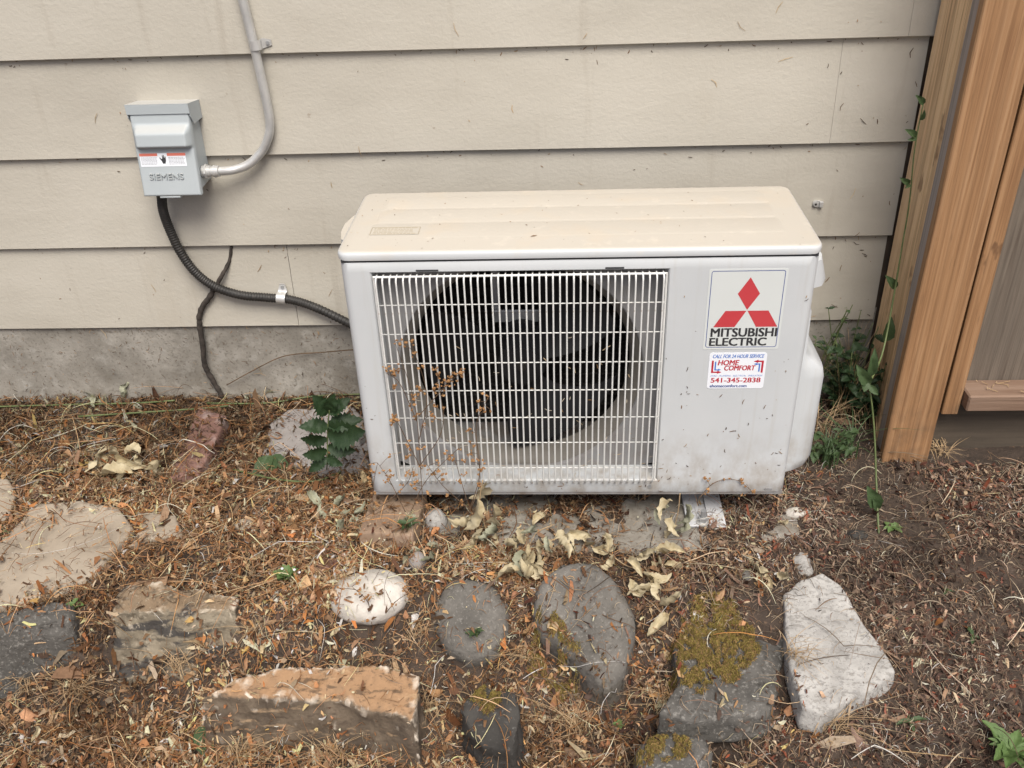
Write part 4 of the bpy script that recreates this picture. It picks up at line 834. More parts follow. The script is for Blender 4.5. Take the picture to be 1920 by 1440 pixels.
moss('yellow green moss spread over the dark flat slab', [(1330, 1175, .05), (1310, 1220, .05), (1365, 1205, .05), (1300, 1255, .04), (1355, 1240, .035), (1395, 1200, .03), (1345, 1165, .04), (1290, 1205, .035)], (.66, -.31, -.13), 0, 230, .006, 0)
moss('olive moss clinging to the foot of the large pointed boulder', [(1020, 1185, .025), (1040, 1205, .025), (1005, 1200, .02), (1050, 1225, .02), (1075, 1225, .014)], (.35, -.29, -.12), 0, 210, .005, 0)
moss('green moss crown on the black wedge shaped stone', [(905, 1290, .022), (925, 1300, .018), (915, 1320, .012), (890, 1300, .014)], (.25, -.39, -.14), 0, 210, .005, 0)
moss('dark green moss on the low rock below the slab', [(1240, 1395, .03), (1215, 1410, .025), (1270, 1400, .022)], (.5, -.45, -.17), 0, 160, .005, 0)

# ---------------------------------------------------------------- leaves as meshes (shared)
def leaf_mesh(name, L, W, mat, curl=0., twist=0., fold=.25, serr=0., nl=8, nw_=4, tip=1.0, wave=0., seed=0):
    V = []; F = []
    for i in range(nl+1):
        t = i/nl; wdt = W*.5*(math.sin(math.pi*min(1, t**.75*.97+.02)))**tip*(1+serr*(1 if i % 2 else -1))
        if i == nl: wdt *= .2
        ang = curl*t; cx_ = L*(math.sin(ang)/curl if abs(curl) > 1e-3 else t); cz_ = L*((1-math.cos(ang))/curl if abs(curl) > 1e-3 else 0)
        for j in range(nw_+1):
            s = j/nw_*2-1; a = twist*t; u = s*wdt; zf = abs(s)**1.4*wdt*fold*2+wave*wdt*noise.noise(Vector((t*5, s*3, seed)))
            yy = u*math.cos(a)-zf*math.sin(a); zz_ = u*math.sin(a)+zf*math.cos(a)
            V.append((cx_-zz_*math.sin(ang), yy, cz_+zz_*math.cos(ang)))
    for i in range(nl):
        for j in range(nw_): q = i*(nw_+1)+j; F.append((q, q+1, q+nw_+2, q+nw_+1))
    me = bpy.data.meshes.new(name); me.from_pydata(V, [], F); me.shade_smooth(); me.materials.append(MATS[mat]); return me
DRY = [leaf_mesh('dry_leaf', .046, .0145, 'dry_leaf', random.choice((-1, 1))*random.uniform(.8, 2.4), random.uniform(-2.2, 2.2), random.uniform(.3, 1.1), .1, wave=1.6, nl=12, seed=i) for i in range(7)]
DRYG = [leaf_mesh('dry_leaf_green', .046, .014, 'dry_leaf_green', random.choice((-1, 1))*random.uniform(.8, 2.4), random.uniform(-2.2, 2.2), random.uniform(.3, 1.1), .1, wave=1.6, nl=12, seed=20+i) for i in range(5)]
def wilted(label, stem_px, leaf_px, meshes, lift=.012, size=1.0, seed=0, base=None, name='wilted_sprig', plane=None):
    """a dead sprig: thin stem lying on the ground with curled leaves along it"""
    rs = random.Random(seed)
    pt = (lambda u, v: np.array(gpx(u, v))) if plane is None else (lambda u, v: np.array(ony(u, v, plane)))
    def drop(P, l):
        P = np.array(P); 
        if plane is None: P[2] = max(P[2], float(Hs(np.array([P[0]]), np.array([P[1]]))[0]))+l
        return P
    pts = [drop(pt(u, v), lift*.6) for u, v in stem_px]; r0 = thing(name, label, 'dead sprig', pts[-1])
    V, F = tube(spline(pts, 24), [.0012*(1-.5*i/24) for i in range(25)], 6); add('stem', V, F, 'straw', r0, smooth=True)
    for (u, v, ang) in leaf_px:
        P = drop(pt(u, v), lift*rs.uniform(.5, 1.3)); s = size*rs.uniform(1.0, 1.55)
        inst('leaf', rs.choice(meshes), P, r0, (rs.uniform(-1.3, 1.3), rs.uniform(-.9, .9) if plane is None else rs.uniform(.2, 1.3), R(ang)+rs.uniform(-.4, .4)), (s, s, s))
    return r0
wilted('curled pale leaves lying near the red brick', [(205, 862), (250, 885), (305, 890)], [(195, 862, 300), (225, 870, 200), (225, 880, 320), (240, 868, 20), (260, 872, 340), (255, 905, 220), (275, 895, 10), (295, 890, 10), (240, 905, 230)], DRY, size=1.25, seed=1, lift=.024)
wilted('wilted grey green leaves lying at the foundation foot', [(170, 765), (215, 752), (265, 765)], [(185, 755, 200), (200, 750, 280), (215, 760, 20), (235, 752, 290), (250, 765, 330), (180, 770, 120)], DRYG, size=.9, seed=2)
wilted('hanging cluster of pale dead leaves in front of the grille bottom', [(905, 900), (900, 940), (910, 990), (920, 1040)], [(905, 915, 100), (895, 935, 250), (925, 945, 300), (900, 965, 240), (930, 975, 280), (905, 990, 260), (915, 1010, 270), (930, 1000, 300), (900, 1025, 250), (920, 1040, 280)], DRYG+DRY[:4], size=1.1, seed=3, lift=.02, plane=-.05)
wilted('crowded pale dead leaves against the large pointed boulder', [(1050, 1020), (1010, 1040), (985, 1075), (975, 1105)], [(1000, 1000, 80), (990, 1030, 200), (1015, 1035, 330), (970, 1050, 180), (1000, 1060, 240), (965, 1075, 190), (995, 1080, 300), (975, 1095, 200), (1040, 1030, 20), (1060, 1025, 340), (1000, 1095, 250), (985, 1045, 100)], DRY, size=1.0, seed=4, lift=.03)
wilted('long chain of pale dead leaves between boulder and mossy slab', [(1130, 1040), (1170, 1070), (1205, 1085), (1230, 1120), (1250, 1175)], [(1090, 1030, 10), (1110, 1045, 330), (1140, 1045, 100), (1150, 1060, 300), (1175, 1075, 290), (1190, 1060, 30), (1205, 1090, 330), (1230, 1065, 20), (1245, 1070, 0), (1225, 1080, 60), (1240, 1115, 240), (1225, 1130, 200), (1235, 1145, 280), (1245, 1165, 250), (1225, 1105, 120), (1180, 1100, 280)], DRY, size=1.0, seed=5, lift=.026)
wilted('pale dead leaves leaning on the concrete pad edge', [(1035, 985), (1005, 1000), (985, 1040)], [(1000, 995, 100), (1010, 1010, 260), (990, 1020, 240), (1025, 1005, 300), (1040, 1010, 320), (985, 1035, 200), (1005, 1035, 280)], DRY[:3]+DRYG[:2], size=.75, seed=14, lift=.02, plane=-.12)
wilted('small pale dead sprig beside the mounting rail', [(1275, 925), (1272, 955), (1265, 990)], [(1262, 940, 190), (1285, 945, 330), (1265, 965, 230), (1285, 965, 280), (1270, 985, 220), (1255, 950, 150)], DRY[:4]+DRYG[:2], size=.75, seed=6, lift=.02, plane=-.035)
wilted('pair of pale dead leaves drooping above the mossy slab', [(1390, 1045), (1420, 1055), (1440, 1085)], [(1400, 1050, 280), (1420, 1065, 250), (1435, 1080, 270), (1442, 1095, 280), (1455, 1085, 300), (1425, 1080, 260)], DRY, size=.95, seed=7)
wilted('greyish shrivelled leaves beside the tan brick', [(600, 955), (640, 965), (680, 985)], [(605, 955, 180), (625, 960, 30), (640, 970, 300), (650, 985, 20), (665, 975, 320), (620, 980, 200), (635, 1005, 10)], DRYG, size=.8, seed=8)
wilted('shrivelled grey green leaves above the oval pebble', [(770, 1000), (800, 1040), (850, 1055)], [(765, 1010, 90), (800, 1030, 20), (815, 1045, 300), (835, 1050, 10), (790, 1045, 200)], DRYG, size=.85, seed=9)
wilted('grey green wilted leaves trailing along the foundation', [(470, 745), (510, 740), (560, 738)], [(470, 750, 220), (485, 742, 300), (500, 750, 20), (515, 742, 320), (535, 738, 30), (555, 735, 10), (500, 760, 200), (480, 760, 250)], DRYG, size=.6, seed=10)
for i, (lab_, u, v, a) in enumerate((('single white curled leaf lying beside the tan pebble', 385, 985, 5), ('single pale leaf blade among the stalks under the buff block', 62, 1400, 80), ('pale split stalk fragment lying in front of the mounting rail', 1455, 990, 20), ('narrow pale leaf lying below the granite slab', 1340, 1400, 60), ('bleached leaf stuck upright between boulder and black stone', 1135, 1330, 110))):
    P = np.array(gpx(u, v)); P[2] = max(P[2], float(Hs(P[:1], P[1:2])[0]))+.012; o = inst('dead_leaf', DRY[i], P, None, (0, .1, R(a)), (1, .6, .6)); tag(o, lab_, 'leaf', 'single pale dead leaves')

# ---------------------------------------------------------------- dry weed in front of the grille
def dryweed(label, base_px, branches, seed):
    rs = random.Random(seed); B = np.array(gpx(*base_px)); B = np.array(ony(base_px[0], base_px[1], -.05)) if False else B
    r0 = thing('dry_weed', label, 'dead weed', B); seg = []; caps = []
    for pts in branches:
        P = [np.array(ony(u, v, d)) for u, v, d in pts]; sp_ = spline(P, 20); seg.append(tube(sp_, [.0007*(1-.6*i/20)+.0002 for i in range(21)], 5))
        L = len(sp_)
        for i in range(3, L):
            if rs.random() < .62*(i/L)**.6:
                q = np.array(sp_[i]); d = np.array([rs.uniform(-1, 1), rs.uniform(-.6, .3), rs.uniform(-.4, 1)])*rs.uniform(.006, .024); seg.append(tube([q, q+d*.5+np.array([0, 0, .001]), q+d], .0005, 4))
                for k in range(rs.randint(2, 5)):
                    c = q+d+np.array([rs.gauss(0, .003), rs.gauss(0, .002), rs.gauss(0, .0035)]); caps.append(c)
    V, F = merge(seg); add('stem', V, F, 'twig_brown', r0, smooth=True)
    n = len(caps)
    if n:
        sv_ = []; 
        for c in caps:
            a, b = rs.uniform(0, 6.28), rs.uniform(-1, 1); s = rs.uniform(.0022, .0048); Mx = Matrix.Rotation(a, 3, 'Z') @ Matrix.Rotation(b, 3, 'X')
            q = [Mx @ Vector(p)*s for p in ((-1, 0, .2), (0, -.7, -.1), (1, 0, .3), (0, .7, 0), (.1, 0, -.8), (-.3, .5, .9))]; sv_.append(([Vector(c)+p for p in q], [(0, 1, 2), (0, 2, 3), (1, 4, 2), (0, 4, 1), (0, 5, 3)]))
        V, F = merge(sv_); o = add('seed_heads', V, F, 'seed_brown', r0, kind='stuff')
Yg = -.022
dryweed('tall dry brown weed standing against the left of the fan grille', (795, 975), [[(795, 985, -.06), (790, 900, Yg-.012), (778, 760, Yg-.006), (740, 640, Yg)], [(785, 830, Yg-.01), (800, 740, Yg-.004), (770, 640, Yg)], [(782, 790, Yg-.01), (750, 720, Yg), (725, 700, Yg)], [(785, 780, Yg-.01), (830, 730, Yg), (862, 700, Yg)], [(790, 880, Yg-.01), (750, 800, Yg), (738, 780, Yg)], [(790, 870, Yg-.012), (830, 800, Yg), (818, 690, Yg)]], 1)
dryweed('low dry weed with brown seed heads before the grille bottom', (880, 985), [[(890, 985, -.06), (870, 920, -.045), (850, 850, Yg)], [(880, 960, -.055), (900, 880, Yg-.006), (885, 780, Yg)], [(885, 950, -.05), (900, 900, Yg), (893, 800, Yg), (915, 745, Yg)], [(880, 955, -.055), (830, 910, -.04), (800, 870, Yg)]], 2)
dryweed('bent dry weed leaning across the lower left casing corner', (650, 990), [[(625, 1000, -.09), (700, 960, -.06), (760, 910, -.035), (775, 875, -.03)], [(760, 960, -.05), (730, 900, -.03), (708, 868, -.02)], [(700, 960, -.05), (700, 910, -.03), (708, 868, -.02)], [(770, 960, -.05), (800, 900, -.035), (860, 840, -.03)]], 3)
dryweed('brittle brown weed curling over the lower right casing', (1310, 955), [[(1310, 935, -.02), (1340, 905, -.006), (1380, 900, -.005), (1415, 925, -.008)]], 4)
dryweed('dry forked weed standing in the litter below the white cobble', (700, 1180), [[(700, 1185, -.23), (690, 1130, -.24), (660, 1100, -.24)], [(700, 1180, -.23), (740, 1130, -.24), (770, 1110, -.22)]], 5)

# ---------------------------------------------------------------- green plants
def leafspot(name, label, cat, base, group=None): return thing(name, label, cat, base, group)
LD = [leaf_mesh('leaflet', 1, .60, 'leaf_dark', -.45, .1*i-.1, .16, .17, nl=17, wave=.35, seed=40+i) for i in range(3)]
LM = [leaf_mesh('leaf', 1, .5, 'leaf_mid', -.5, .2*i-.2, .25, .05, nl=10, wave=.3, seed=50+i) for i in range(3)]
LL = [leaf_mesh('leaf', 1, .75, 'leaf_light', -.4, 0, .2, .09, nl=10, wave=.3, seed=60+i) for i in range(3)]
def aim(P, Q, roll=0., up=(0, -.5, 1)):
    d = Vector(Q)-Vector(P); x = d.normalized(); z = Vector(up); z = (z-x*z.dot(x)).normalized(); y = z.cross(x); m = Matrix((x, y, z)).transposed(); return (m @ Matrix.Rotation(roll, 3, 'X')).to_euler(), d.length
def leaf_to(parent, meshes, P, Q, i, roll=0., wscale=1., up=(0, -.5, 1)):
    e, l = aim(P, Q, roll, up); return inst('leaf', meshes[i % len(meshes)], P, parent, e, (l, l*wscale, l))
# bramble leaf beside the unit
yb = .12
B = gpx(612, 885); br = thing('bramble_plant', 'dark green lobed bramble leaf beside the air conditioner', 'plant', B)
rach = [np.array(B)]+[np.array(ony(u, v, .12)) for u, v in ((614, 860), (614, 830), (615, 795), (618, 768))]
V, F = tube(spline(rach, 20), .0014, 6); add('stem', V, F, 'stem_green', br, smooth=True)
rs_ = random.Random(5)
for i, (u0, v0, u1, v1) in enumerate(((616, 775, 592, 744), (617, 772, 624, 742), (617, 776, 652, 746), (615, 798, 680, 782), (615, 800, 566, 800), (614, 815, 676, 816), (614, 822, 560, 832), (614, 838, 664, 850), (613, 845, 568, 862), (613, 858, 574, 888), (613, 855, 640, 872))):
    leaf_to(br, LD, ony(u0, v0, .12), ony(u1+rs_.uniform(-4, 4), v1+rs_.uniform(-4, 4), .12-rs_.uniform(.0, .035)), i, rs_.uniform(-.35, .35), wscale=rs_.uniform(.8, 1.15), up=(rs_.uniform(-.4, .4), -1, rs_.uniform(.3, 1.1)))
B = gpx(510, 900); b2 = thing('bramble_sprout', 'small green three part leaf on a trailing runner', 'plant', B)
P0 = np.array(gpx(513, 868))+[0, 0, .02]
V, F = tube([np.array(B), (np.array(B)+P0)/2+[0, 0, .004], P0], .0012, 6); add('stem', V, F, 'stem_green', b2, smooth=True)
for i, (u, v) in enumerate(((472, 905), (510, 900), (545, 885))): leaf_to(b2, LM, P0, np.array(gpx(u, v))+[0, 0, .008], i, wscale=.9)
run = thing('trailing_runner', 'long green runners trailing along the foundation foot', 'runner', gpx(300, 780))
for pl in ([(-20, 772), (120, 768), (250, 765), (330, 760)], [(390, 765), (500, 765), (590, 752), (680, 748)], [(400, 748), (520, 745), (650, 742)], [(440, 890), (520, 908), (590, 912), (640, 895)], [(430, 770), (380, 775), (150, 790)]):
    q = [np.array(gpx(u, v)) for u, v in pl]
    for p in q: p[2] += .014
    V, F = tube(spline(q, 30), .0022, 6); add('runner', V, F, 'stem_green', run, smooth=True)
def rosette(name, label, c, n, L, meshes, rise=.4, seed=0, ws=1., cat='weed', h=0.01):
    rs = random.Random(seed); c = np.array(c); r0 = thing(name, label, cat, c); st_ = []
    for i in range(n):
        a = 6.283*i/n+rs.uniform(-.3, .3); l = L*rs.uniform(.7, 1.2); P = c+np.array([0, 0, h*rs.random()]); Q = P+np.array([math.cos(a)*l, math.sin(a)*l, l*rise*rs.uniform(.4, 1.3)]); leaf_to(r0, meshes, P, Q, i, wscale=ws, up=(0, 0, 1))
    V, F = tube([c-np.array([0, 0, .01]), c+np.array([0, 0, h])], .0015, 6); add('stem', V, F, 'stem_green', r0); return r0
def gtop(u, v): P = np.array(gpx(u, v)); P[2] = max(P[2], float(Hs(P[:1], P[1:2])[0])); return P
rosette('dandelion_weed', 'light green leafy rosette weed in the bare soil', gtop(1893, 1412), 12, .045, LL, .5, 3, .55)
rosette('seedling', 'tiny two leaved green seedling on bare soil past the granite slab', gtop(1822, 1198), 3, .022, LM, .3, 4, .8, 'seedling')
rosette('seedling', 'small dark green seedling below the granite slab', gtop(1705, 1358), 4, .026, LM, .25, 5, .7, 'seedling')
rosette('seedling', 'pale green seedling clump at the foot of the tall weed', gtop(1672, 995), 6, .02, LL, .3, 6, .8, 'seedling')
rosette('seedling', 'tiny green sprout half hidden in straw beside the tall weed', gtop(1775, 1112), 3, .014, LM, .3, 16, .8, 'seedling')
rosette('seedling', 'green sprout at the foot of the rounded grey boulder', gtop(897, 1232), 6, .018, LM, .9, 7, .9, 'seedling', .02)
rosette('seedling', 'green sprout beside the buff block and the dark kerb stone', gtop(142, 1140), 4, .016, LL, .6, 8, .9, 'seedling', .01)
rosette('seedling', 'small sprig growing in front of the tan brick', gtop(768, 1015), 7, .024, LM, .9, 9, .7, 'seedling', .015)
rosette('seedling', 'faint yellow green sprout in litter near the low mossy rock', gtop(1160, 1365), 4, .012, LL, .6, 26, .9, 'seedling', .01)
o = inst('green_leaf', leaf_mesh('green_leaf', 1, .42, 'leaf_mid', -.3, .2, .2, .05, nl=14, seed=77), gtop(376, 1378)+np.array([0, 0, .02]), None); e, l = aim(gtop(376, 1378)+np.array([0, 0, .02]), gtop(402, 1435)+np.array([0, 0, .012])); o.rotation_euler = e; o.scale = (l, l, l); tag(o, 'single fresh green leaf fallen on the straw', 'leaf')
# clover with tiny white flowers
c = gtop(540, 1090); cl = rosette('clover', 'small clover like weed with tiny white flowers', c, 16, .020, LL, 1.1, 10, 1.0, 'weed', .018)
for (u, v) in ((529, 1066), (552, 1068), (561, 1073)):
    P = np.array(ony(u, v, c[1]-.005)); bm = bmesh.new(); bmesh.ops.create_icosphere(bm, subdivisions=2, radius=.0028)
    for v_ in bm.verts: v_.co = Vector((v_.co.x*(1+.3*math.sin(9*v_.co.y*300)), v_.co.y, v_.co.z*.6))+Vector(P)
    addbm('flower', bm, 'petal_white', cl, smooth=True)
    V, F = tube([c, (c+P)/2+np.array([0, -.002, 0]), P], .0005, 5); add('stalk', V, F, 'stem_green', cl)
# left edge leaf
rosette('seedling', 'green leaf at the edge of the tan flagstone', gtop(0, 1005), 3, .03, LM, .4, 12, .9, 'seedling', .01)
# tall weed rising in front of the fence
tallp = [gtop(1682, 1162)]+[np.array(p) for p in (ony(1660, 1090, -.10), ony(1648, 1000, -.02), ony(1643, 900, .06), ony(1640, 820, .10), ony(1635, 760, .12), ony(1628, 720, .13))]
tw_ = thing('tall_weed', 'tall green weed stem with folded leaves standing before the fence post', 'weed', tallp[0])
V, F = tube(spline(tallp, 40), [.0026*(1-.4*i/40) for i in range(41)], 7); add('stem', V, F, 'stem_green', tw_, smooth=True)
T_ = tallp[-1]; yy = .12
for i, (u0, v0, u1, v1, w_) in enumerate(((1628, 722, 1612, 690, .5), (1629, 722, 1648, 742, .6), (1625, 715, 1622, 735, .9), (1630, 705, 1645, 660, .35), (1645, 950, 1632, 920, .6), (1646, 955, 1640, 940, .5))):
    yq_ = .12 if v0 < 800 else .02; leaf_to(tw_, LM, ony(u0, v0, yq_), ony(u1, v1, yq_-.015), i, wscale=w_*1.6, up=(0, -1, .3))
v2 = [ony(u, v, y) for u, v, y in ((1630, 720, .14), (1655, 660, .22), (1675, 560, .27), (1690, 470, .29), (1705, 380, .30), (1715, 280, .30), (1732, 190, .31))]
V, F = tube(spline(v2, 40), [.0022*(1-.5*i/40) for i in range(41)], 6); cv_ = thing('climbing_vine', 'thin green vine climbing along the fence post edge', 'vine', v2[0]); add('stem', V, F, 'stem_green', cv_, smooth=True)
for i, (u0, v0, u1, v1) in enumerate(((1705, 345, 1692, 335), (1706, 345, 1700, 352), (1718, 255, 1702, 244), (1718, 258, 1706, 262), (1732, 195, 1722, 180), (1680, 540, 1665, 520), (1660, 640, 1675, 600), (1726, 225, 1735, 210))): leaf_to(cv_, LM, ony(u0, v0, .295), ony(u1, v1, .28), i, wscale=.8, up=(0, -1, .3))
# weeds crowding the gap right of the unit
def grasstuft(label, c, n, L, seed, mat='leaf_mid', spread=.6, thick=.0022, name='grass_tuft', lean=(0, 0)):
    rs = random.Random(seed); c = np.array(c); r0 = thing(name, label, 'grass', c); seg = []
    for i in range(n):
        a = rs.uniform(0, 6.283); l = L*rs.uniform(.5, 1.2); b = c+np.array([rs.gauss(0, .012), rs.gauss(0, .010), 0]); d = np.array([math.cos(a), math.sin(a), 0])*l*spread*rs.uniform(.3, 1.2)+np.array([lean[0], lean[1], 0])*l
        pts = [b+d*t*t+np.array([0, 0, l*(t-.45*t*t*spread)]) for t in np.linspace(0, 1, 7)]; sd_ = np.cross(d+1e-6, [0, 0, 1.]); sd_ = sd_/(np.linalg.norm(sd_)+1e-9); V = []; F = []
        for k, p in enumerate(pts):
            w_ = thick*(1-(k/6)**2*.9)*.8; V += [p-sd_*w_, p+np.array([0, 0, -w_*.5]), p+sd_*w_]
        for k in range(6): F += [(k*3, k*3+1, k*3+4, k*3+3), (k*3+1, k*3+2, k*3+5, k*3+4)]
        seg.append((V, F))
    V, F = merge(seg); add('blades', V, F, mat, r0, smooth=True, kind='stuff'); return r0
grasstuft('green grass tuft at the foot of the service cover', gtop(1545, 870), 26, .12, 1, 'leaf_mid', .7)
grasstuft('dense dark grass in the gap behind the air conditioner', gtop(1575, 770), 40, .16, 2, 'leaf_dark', .6)
grasstuft('dry straw tuft beside the service cover', gtop(1530, 820), 30, .13, 3, 'straw', .8, .0011, name='dry_grass_tuft')
grasstuft('dry tangled grass against the fence post foot', gtop(1620, 800), 28, .12, 4, 'straw', .9, .0010, name='dry_grass_tuft')
grasstuft('dry grass tuft wedged between mossy slab and granite slab', gtop(1475, 1265), 34, .06, 5, 'straw', 1.0, .0009, name='dry_grass_tuft', lean=(.3, -.3))
grasstuft('bleached grass tuft growing beside the orange brown block', gtop(450, 1420), 60, .09, 6, 'straw', 1.0, .0010, name='dry_grass_tuft', lean=(.3, .1))
grasstuft('bleached grass tuft beneath the buff block', gtop(330, 1260), 50, .07, 7, 'straw', 1.1, .0009, name='dry_grass_tuft', lean=(.2, .2))
grasstuft('fine dry grass tuft lying below the granite slab', gtop(1560, 1370), 40, .08, 8, 'straw', 1.2, .0009, name='dry_grass_tuft', lean=(.5, 0))
for i, (u, v, n_, L_, lab_) in enumerate(((150, 1300, 40, .09, 'dry grass tuft at the lower corner of the buff block'), (60, 1290, 40, .09, 'dry grass tuft below the dark kerb stone'), (800, 1330, 40, .08, 'dry grass tuft at the end of the orange brown block'), (980, 1230, 34, .06, 'dry grass wisps between the two grey boulders'),
        (1080, 1370, 44, .09, 'dry grass tuft below the large pointed boulder'), (780, 1190, 34, .06, 'dry grass wisps between white cobble and rounded boulder'), (480, 1190, 30, .07, 'dry grass tuft past the end of the buff block'), (1240, 1320, 34, .07, 'dry grass tuft beside the low end of the mossy slab'), (620, 1420, 40, .08, 'dry grass tuft under the orange brown block'), (640, 1100, 26, .06, 'dry grass wisps leaning over the white cobble'))):
    grasstuft(lab_, gtop(u, v), n_, L_, 40+i, 'straw', 1.25, .0008, name='dry_grass_tuft', lean=(random.uniform(-.4, .4), random.uniform(-.2, .3)))
def bush(name, label, c, size, n, meshes, leaf, seed, stems=10):
    rs = random.Random(seed); c = np.array(c); r0 = thing(name, label, 'weed', c); seg = []
    for i in range(stems):
        tip = c+np.array([rs.uniform(-1, 1)*size[0], rs.uniform(-1, 1)*size[1], rs.uniform(.35, 1)*size[2]]); mid = (c+tip)/2+np.array([rs.gauss(0, .01), rs.gauss(0, .01), .01]); sp_ = spline([c+np.array([rs.gauss(0, .012), rs.gauss(0, .012), 0]), mid, tip], 10); seg.append(tube(sp_, .0010, 5))
        for k in range(n//stems):
            P = np.array(sp_[rs.randint(3, 10)]); a = rs.uniform(0, 6.283); l = leaf*rs.uniform(.5, 1.2); leaf_to(r0, meshes, P, P+np.array([math.cos(a)*l, math.sin(a)*l*.8-.3*l, rs.uniform(-.3, .6)*l]), k, wscale=rs.uniform(.7, 1.2), up=(0, -.4, 1))
    V, F = merge(seg); add('stems', V, F, 'stem_green', r0, smooth=True); return r0
bush('leafy_weed', 'dark leafy weed crowding the gap by the service cover', gtop(1590, 780), (.05, .05, .20), 90, LD, .028, 11)
bush('leafy_weed', 'lighter leafy weed growing up the house corner', gtop(1590, 730), (.05, .03, .26), 60, LL, .018, 12)
bush('leafy_weed', 'low broad leaved weed under the service cover', gtop(1560, 860), (.05, .03, .07), 50, LM, .024, 13)
bush('leafy_weed', 'mid green weed against the fence post foot', gtop(1630, 800), (.025, .04, .17), 40, LD+LM, .03, 14)

bush('leafy_weed', 'thin leggy weed reaching up the siding beside the service cover', np.array([.93, .40, -.07]), (.07, .03, .34), 48, LM+LL, .016, 15, 14)
bush('leafy_weed', 'dark bushy weed filling the corner between house and fence', np.array([1.01, .38, -.07]), (.06, .05, .27), 110, LD, .024, 16, 16)
grasstuft('tangle of dry grass hanging in the corner between house and fence', np.array([1.02, .37, -.07]), 46, .26, 21, 'straw', .5, .0009, name='dry_grass_tuft')
grasstuft('tall thin dry grass behind the service cover', np.array([.90, .36, -.07]), 34, .24, 22, 'straw', .5, .0008, name='dry_grass_tuft')
grasstuft('broad green grass blades arching between the service cover and the post', gtop(1590, 850), 16, .15, 23, 'leaf_mid', .9)
grasstuft('dry clippings tuft against the foot of the front fence board', gtop(1760, 850), 40, .06, 24, 'straw', 1.3, .0012, name='dry_grass_tuft')

# ---------------------------------------------------------------- specks and straw stuck to wall, casing and fence
def flakes(name, parent, n, xr, zr, yfun, pal, smin, smax, zbias=None, zmap=None):
    x = rng.uniform(*xr, n); z = rng.uniform(*zr, n)
    if zmap is not None: z = zmap(x, z)
    if zbias is not None: kk = rng.random(n) < zbias(x, z); x, z = x[kk], z[kk]; n = len(x)
    L = np.exp(rng.uniform(math.log(smin), math.log(smax), n)); W2 = np.minimum(L*.3, .0012)*rng.uniform(.6, 1.2, n)+.0002; a = rng.uniform(0, np.pi, n); y = yfun(x, z); bend = rng.normal(0, .35, n)*L
    V = np.zeros((n, 6, 3)); ca, sa = np.cos(a), np.sin(a)
    for i, t in enumerate((-.5, 0, .5)):
        for j, s in enumerate((-.5, .5)):
            u = L*t; v = W2*s*(1.2-abs(t))+bend*(.25-t*t); V[:, i*2+j] = np.stack([x+u*ca-v*sa, y-.0009-.0006*(i == 1), z+u*sa+v*ca], 1)
    f = np.array([(0, 1, 3, 2), (2, 3, 5, 4)]); F = (f[None]+(np.arange(n)*6)[:, None, None]).reshape(-1, 4); C = np.repeat(pal[rng.integers(0, len(pal), n)]*rng.uniform(.7, 1.2, (n, 1)), 6, 0)
    o = mesh_np(name, V.reshape(-1, 3), F, C, 'litter', parent); o['kind'] = 'stuff'; return o
DIRT = np.array([(.10, .065, .04), (.16, .10, .06), (.07, .045, .03), (.22, .13, .07), (.35, .25, .15)])
def wally(x, z): k = np.floor((z-Z0)/EX); fz = (z-Z0)-k*EX; return np.where(z < Z0, YW+.003, YW+.0118*fz/EX-.0003)
flakes('stuck_debris', house, 900, (-1.05, 1.07), (-.04, .86), wally, DIRT*1.4, .0012, .008, lambda x, z: np.clip(.9-z*1.3, .10, 1)*np.clip(.15+1.6*vnoise(x, z, 4, 2.2)+.5*np.clip((x-.7)*3, 0, 1), .05, 1))
flakes('clinging_straw', house, 26, (-1.05, 1.07), (-.03, .8), wally, np.array([(.5, .4, .26), (.45, .33, .2)]), .012, .035)
flakes('lap_debris', house, 420, (-1.05, 1.075), (0, 1), lambda x, z: wally(x, z)-.0003, DIRT, .0015, .010, None, lambda x, z: Z0+EX*np.floor(z*4.99)-rng.exponential(.006, len(z))-.001)
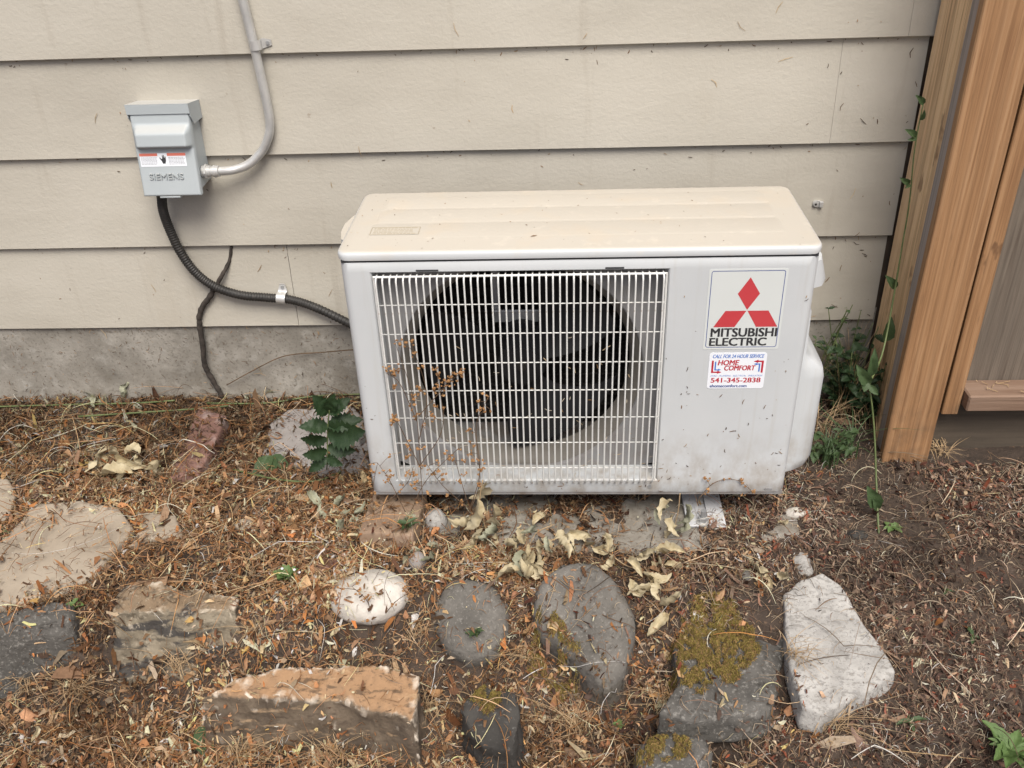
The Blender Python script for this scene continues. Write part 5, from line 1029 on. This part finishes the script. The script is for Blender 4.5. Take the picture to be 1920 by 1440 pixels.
flakes('cobweb_debris', house, 300, (.80, 1.075), (.12, .75), wally, DIRT*.8, .003, .02, lambda x, z: np.clip((x-.82)*3.4, 0, 1)*np.clip(.05+2.2*vnoise(x, z, 9, 7.7), .06, 1))
flakes('foundation_debris', house, 260, (-1.05, -.1), (-.06, .13), lambda x, z: np.full_like(x, YW+.002), DIRT, .002, .014)
flakes('stuck_debris', unit, 1500, (.01, .79), (.005, .47), lambda x, z: np.full_like(x, 0.0), DIRT, .0015, .011, lambda x, z: np.clip(.35+1.5*vnoise(x, z, 14, 1.1), .1, 1)*np.where((x > HX0-.002) & (x < HX1+.002) & (z > HZ0-.002), 0, np.clip(1.05-z/.33, .07, 1)*np.where(((x > .62) & (x < .75) & (z > .234)), .15, 1)))
flakes('caught_straw', gr, 55, (HX0+.01, HX1-.01), (HZ0, .36), lambda x, z: np.full_like(x, yg+.006), np.array([(.5, .4, .27), (.38, .24, .12), (.55, .5, .42)]), .006, .022)
# specks on the lid
n = 80; x = rng.uniform(.01, .79, n); y = rng.uniform(.0, .27, n); L = rng.lognormal(math.log(.0016), .5, n); a = rng.uniform(0, 3.14, n); V = np.zeros((n, 4, 3))
for i, (p, q) in enumerate(((-1, 0), (0, -.35), (1, 0), (0, .35))): V[:, i] = np.stack([x+L*(p*np.cos(a)-q*np.sin(a)), y+L*(p*np.sin(a)+q*np.cos(a)), np.full(n, H_+.0011)], 1)
o = mesh_np('lid_specks', V.reshape(-1, 3), np.arange(n*4).reshape(n, 4), np.repeat(DIRT[rng.integers(0, 5, n)]*1.3, 4, 0), 'litter', lid); o['kind'] = 'stuff'
# straw caught at the fence foot and on the bottom rail
n = 26; x = rng.uniform(1.2, 1.5, n); y = rng.uniform(.20, .255, n); L = rng.uniform(.008, .03, n); a = rng.uniform(0, 6.28, n)
seg = [tube([(x[i]-L[i]*.5*math.cos(a[i]), y[i]-.1*L[i], .0915), (x[i]+L[i]*.5*math.cos(a[i]), y[i]+.1*L[i], .093+.2*L[i]*abs(math.sin(a[i])))], .0007, 4) for i in range(n)]
V, F = merge(seg); o = add('rail_straw', V, F, 'straw', fence, kind='stuff')
